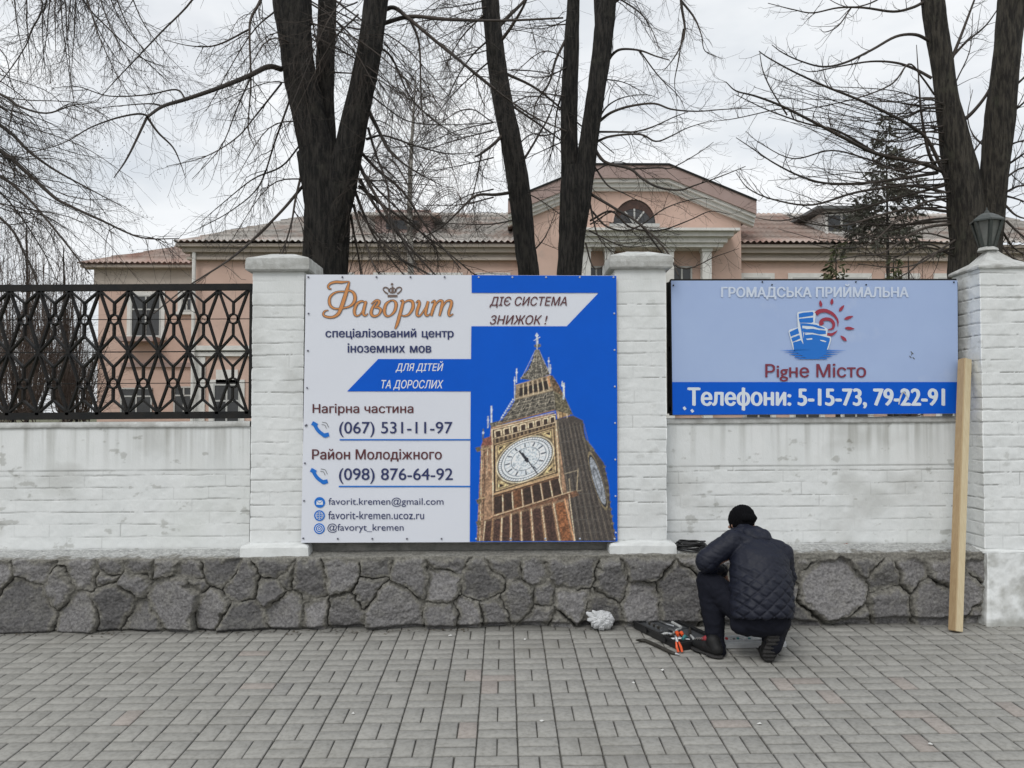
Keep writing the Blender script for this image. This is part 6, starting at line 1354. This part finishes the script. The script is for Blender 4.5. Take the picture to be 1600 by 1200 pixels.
_b = M['bag'].node_tree.nodes['Principled BSDF']; _b.inputs['Transmission Weight'].default_value = 0.12; _b.inputs['IOR'].default_value = 1.1
def frame_on_ground(o, u):
    """local axes on the paving at o with x along u"""
    n = Vector((-0.0065, -0.0329, 1)).normalized(); u = Vector(u); u = (u-n*u.dot(n)).normalized(); v = n.cross(u); return lambda a, b, c: Vector(o)+u*a+v*b+n*c
def build_toolcase():
    A, B, C = G(990, 982), G(1062, 1018), G(1108, 1004); o = A; W = (B-A).length; D = (C-B).length; f = frame_on_ground(A, B-A)
    sgn = 1; t = thing('tool_case', 'open black plastic tool case full of sockets and small tools on the paving', 'tool case', tuple(A+(C-A)*.5))
    # u runs along the front-left edge, v away from the viewer
    m = MB(); hh = .052; e = .014
    def bx(a0, b0, c0, a1, b1, c1, mm=None):
        mm = mm or m; mm.hexa([f(a0,b0,c0), f(a1,b0,c0), f(a1,b0,c1), f(a0,b0,c1), f(a0,b1,c0), f(a1,b1,c0), f(a1,b1,c1), f(a0,b1,c1)])
    bx(0, 0, .003, W, e, hh); bx(0, D-e, .003, W, D, hh); bx(0, e, .003, e, D-e, hh); bx(W-e, e, .003, W, D-e, hh); bx(e, e, .003, W-e, D-e, .016); m.build('shell', M['blackplastic'], t)
    m = MB(); bx(-.006, -.006, hh-.012, W+.006, 0, hh+.004); bx(-.006, D, hh-.012, W+.006, D+.006, hh+.004); bx(-.006, 0, hh-.012, 0, D, hh+.004); bx(W, 0, hh-.012, W+.006, D, hh+.004); m.build('rim', M['blackplastic'], t)
    m = MB(); bx(e, e, .018, W*.44, D-e, .036); bx(W*.46, D*.55, .018, W-e-.01, D-e, .034); m.build('insert', M['greyplastic'], t)
    r = random.Random(4)
    for k in range(7):
        a = W*.08+k*W*.05; mm = MB(); p = f(a, D*.3, .036); n_ = f(a, D*.3, 1)-f(a, D*.3, 0); mm.tube([p, p+n_*.016], [.010+.001*(k % 3)]*2, 10); mm.build('socket', M['forged'] if k % 2 else M['steel'], t)
    mm = MB(); mm.tube([f(W*.1, D*.62, .044), f(W*.24, D*.62, .046), f(W*.36, D*.7, .044)], [.009, .007, .011], 8); mm.build('ratchet', M['steel'], t)
    mm = MB(); mm.tube([f(W*.2, D*.84, .043), f(W*.42, D*.80, .043)], [.011, .010], 8); mm.build('extension_bar', M['palegrey'], t)
    for k in range(9):
        a, b = W*r.uniform(.48, .9), D*r.uniform(.12, .85); g = r.uniform(0, 3.1); l = r.uniform(.03, .08); mm = MB(); mm.tube([f(a-l*math.cos(g), b-l*math.sin(g), .04), f(a, b, .047), f(a+l*math.cos(g), b+l*math.sin(g), .043)], [r.uniform(.006,.011), .009, .006], 8); mm.build('small_tool', M[r.choice(['forged','greyplastic','steel','palegrey','blackplastic'])], t)
    for (a, b, a2, b2, mt) in ((.62,.40,.74,.30,'orangeplastic'), (.66,.46,.76,.40,'orangeplastic'), (.82,.42,.88,.24,'teal')):
        mm = MB(); mm.tube([f(W*a, D*b, .050), f(W*(a+a2)/2, D*(b+b2)/2, .062), f(W*a2, D*b2, .054)], [.010, .013, .010], 8); mm.build('tool_handle', M[mt], t)
    for k in (.3, .7): mm = MB(); bx(W*k-.02, -.014, .018, W*k+.02, -.004, .046, mm); mm.build('latch', M['blackplastic'], t)
    # pliers leaning against the near corner, orange grips down
    b = G(1063, 1021); b = Vector((b.x, b.y, b.z)); p = thing('pliers', 'pliers with bright orange grips standing against the near corner of the tool case', 'pliers', tuple(b))
    for s in (-1, 1):
        m = MB(); m.tube([b+Vector((s*.012, 0, .009)), b+Vector((s*.014-.006, .012, .035)), b+Vector((s*.008-.012, .03, .066))], [.008, .009, .006], 8); m.build('grip', M['orangeplastic'], p)
    m = MB(); m.tube([b+Vector((-.012, .03, .064)), b+Vector((-.018, .045, .088)), b+Vector((-.022, .06, .10))], [.010, .012, .004], 8); m.build('jaws', M['steel'], p)
build_toolcase()
def build_tray():
    A, B, C = G(1131, 1013.5), G(1229, 1011), G(1224, 990); o = A; f = frame_on_ground(A, B-A); W = (B-A).length; D = .17
    t = thing('parts_tray', 'flat pale grey tray with a shiny metal rim and small bits, between the person\'s feet', 'tray', tuple(A))
    def bx(m, a0, b0, c0, a1, b1, c1): m.hexa([f(a0,b0,c0), f(a1,b0,c0), f(a1,b0,c1), f(a0,b0,c1), f(a0,b1,c0), f(a1,b1,c0), f(a1,b1,c1), f(a0,b1,c1)])
    m = MB(); bx(m, .004, .008, .003, W-.004, D-.008, .018); m.build('base', M['palegrey'], t)
    m = MB(); bx(m, 0, 0, .001, W, .008, .024); bx(m, 0, D-.008, .001, W, D, .034); bx(m, W-.012, .008, .001, W, D-.008, .034); bx(m, 0, .008, .001, .008, D-.008, .032); m.build('rim', M['alu'], t)
    m = MB(); bx(m, .03, D*.48, .018, W*.7, D*.52, .030); m.build('divider', M['alu'], t)
    r = random.Random(8)
    for k in range(9):
        a = .02+k*.026; mm = MB(); bx(mm, a, D*.58, .018, a+.014, D*.70, .03+.008*r.random()); mm.build('bit', M['redplastic' if k in (0, 1) else r.choice(['palegrey','forged','blackplastic','alu','teal'])], t)
build_tray()
def build_crowbar():
    pts = [G(994, 1006), G(1001, 1003.5), G(1010, 1004.5), G(1031, 1014), G(1048, 1022), G(1056, 1024.5)]
    pts = [Vector((p.x, p.y, p.z+.013)) for p in pts]; pts[0].z += .012; q = smooth_poly(np.array([tuple(p) for p in pts]), 6)
    t = thing('crowbar', 'dark steel crowbar lying on the paving in front of the tool case', 'crowbar', tuple(pts[2]))
    m = MB(); m.tube(q, np.r_[np.linspace(.005, .012, 8), np.full(len(q)-14, .012), np.linspace(.012, .009, 6)], 8); m.build('bar', M['forged'], t)
    m = MB(); e = Vector(q[-1]); dd = Vector(q[-1]-q[-3]).normalized(); m.tube([e, e+dd*.03], [.010, .004], 6); m.build('tip', M['steel'], t)
build_crowbar()
def build_bag():
    b = G(938, 983.5); r0 = .078; bm = bmesh.new(); bmesh.ops.create_icosphere(bm, subdivisions=6, radius=1.0)
    co = np.array([v.co[:] for v in bm.verts]); th = np.arctan2(co[:, 1], co[:, 0]); z = co[:, 2]
    rid = np.abs(fbm(co[:, 0]*3.1+5, co[:, 2]*3.1+co[:, 1]*2.2, 3, 4)) + .9*np.abs(fbm(co[:, 0]*9, co[:, 2]*9+co[:, 1]*7, 4, 4)) + .5*np.abs(fbm(co[:, 0]*21, co[:, 2]*21+co[:, 1]*17, 6, 3))
    rr = r0*(1.05 - .55*rid + .25*fbm(co[:, 0]*1.5, co[:, 2]*1.5, 8))
    spk = np.zeros(len(co))
    for d, h in (((-.85,-.1,.55),.045), ((-.6,-.3,.85),.04), ((-.95,-.2,.1),.025), ((-.1,-.4,.95),.014)):
        d = np.array(d)/np.linalg.norm(d); spk = np.maximum(spk, h*np.exp(-(1-co@d)/.022))
    V = co*(rr+spk)[:, None]*np.array([1.12, .9, .92]); V[:, 2] = np.maximum(V[:, 2], -.062); V[:, 0] += .012
    Fs = [tuple(v.index for v in f.verts) for f in bm.faces]; bm.free()
    o = obj('plastic_bag', V+np.array([b.x, b.y, b.z+.063]), Fs, M['bag'], smooth=True); tag(o, 'crumpled clear plastic bag lying at the foot of the stone wall', 'bag')
build_bag()
def build_cable():
    c = P(1080, 861, 6.17); r = np.random.RandomState(2); 
    polys = []; n = 40
    for k in range(11):
        a = np.linspace(0, 2*np.pi, n); rx_ = .105+.012*r.normal(); ry = .075+.01*r.normal(); off = r.normal(0, .006, 2); zz = .008+.0085*k/1.3
        polys.append((np.stack([c.x+off[0]+rx_*np.cos(a), c.y+off[1]+ry*np.sin(a), c.z-.005+zz+.006*np.sin(a*2+r.rand()*6)], 1), np.full(n, .0055), 6))
    V, Fs = tubes(polys); o = obj('coiled_cable', V, Fs, M['cable'], smooth=True); tag(o, 'coil of black cable resting on the stone ledge beside the person\'s elbow', 'cable')
build_cable()
def bare_brick():
    r = np.random.RandomState(6); c = P(1325, 855.5, YP-.012); n = 14; V = []
    for y in (0, .014):
        for i in range(n):
            a = 2*math.pi*i/n; k = 1+.3*r.normal(); V.append((c.x+.030*k*math.cos(a)*1.05, c.y+y, c.z+.028*k*math.sin(a)))
    obj('bare_brick', V, [tuple(range(n)), *[(i, n+i, n+(i+1) % n, (i+1) % n) for i in range(n)]], M['oldbrick'], WALLS[2])
bare_brick()

def build_scraps():
    r = np.random.RandomState(12); M['paper'] = mat('paper_scrap', (0.62,0.62,0.60), 0.8)
    for k, (px, py, sz) in enumerate(((704,994,.020),(1187,1132,.018),(847,1128,.016),(820,1000,.012),(552,1116,.012),(1453,1164,.016),(1035,1048,.012),(990,1068,.014))):
        c = G(px, py); n = 7; V = []
        for i in range(n):
            a = 2*math.pi*i/n; q = sz*(.5+.5*r.rand()); V.append((c.x+q*math.cos(a), c.y+.7*q*math.sin(a), c.z+.003+.006*r.rand()))
        V.append((c.x, c.y, c.z+.012)); V2 = [(x, y, z-.002) for x, y, z in V[:n]]
        tag(obj('paper_scrap', V+V2, [(i, (i+1) % n, n) for i in range(n)]+[tuple(range(n+1, 2*n+1))[::-1]]+[(i, n+1+i, n+1+(i+1) % n, (i+1) % n) for i in range(n)], M['paper']), 'tiny white scrap of paper on the grey paving', 'litter', 'paper scraps on the paving')
build_scraps()

def build_debris():
    r = np.random.RandomState(31); Q = []; M['debris'] = mat('dry_debris', (0.07,0.055,0.04), 0.95, (0.14,0.12,0.09), 30)
    for _ in range(700):
        x = r.uniform(-4.6, 4.4); y = 6.03 - abs(r.normal(0, .055))
        if fbm(np.array([x*1.3]), np.array([2.0]), 3)[0] < -.05: continue
        s_ = r.uniform(.003, .011); a = r.uniform(0, 3.14); z = gz(x, y); e = np.array([math.cos(a), math.sin(a)])*s_; n_ = np.array([-e[1], e[0]])*.45; h = r.uniform(.001, .007, 4)
        Q += [(x-e[0]-n_[0], y-e[1]-n_[1], z+h[0]), (x+e[0]-n_[0], y+e[1]-n_[1], z+h[1]), (x+e[0]+n_[0], y+e[1]+n_[1], z+h[2]), (x-e[0]+n_[0], y-e[1]+n_[1], z+h[3])]
    tag(obj('debris', np.array(Q), np.arange(len(Q)).reshape(-1, 4), M['debris']), 'dry crumbs and bits of leaf gathered along the foot of the stone wall', 'debris', kind='stuff')
build_debris()
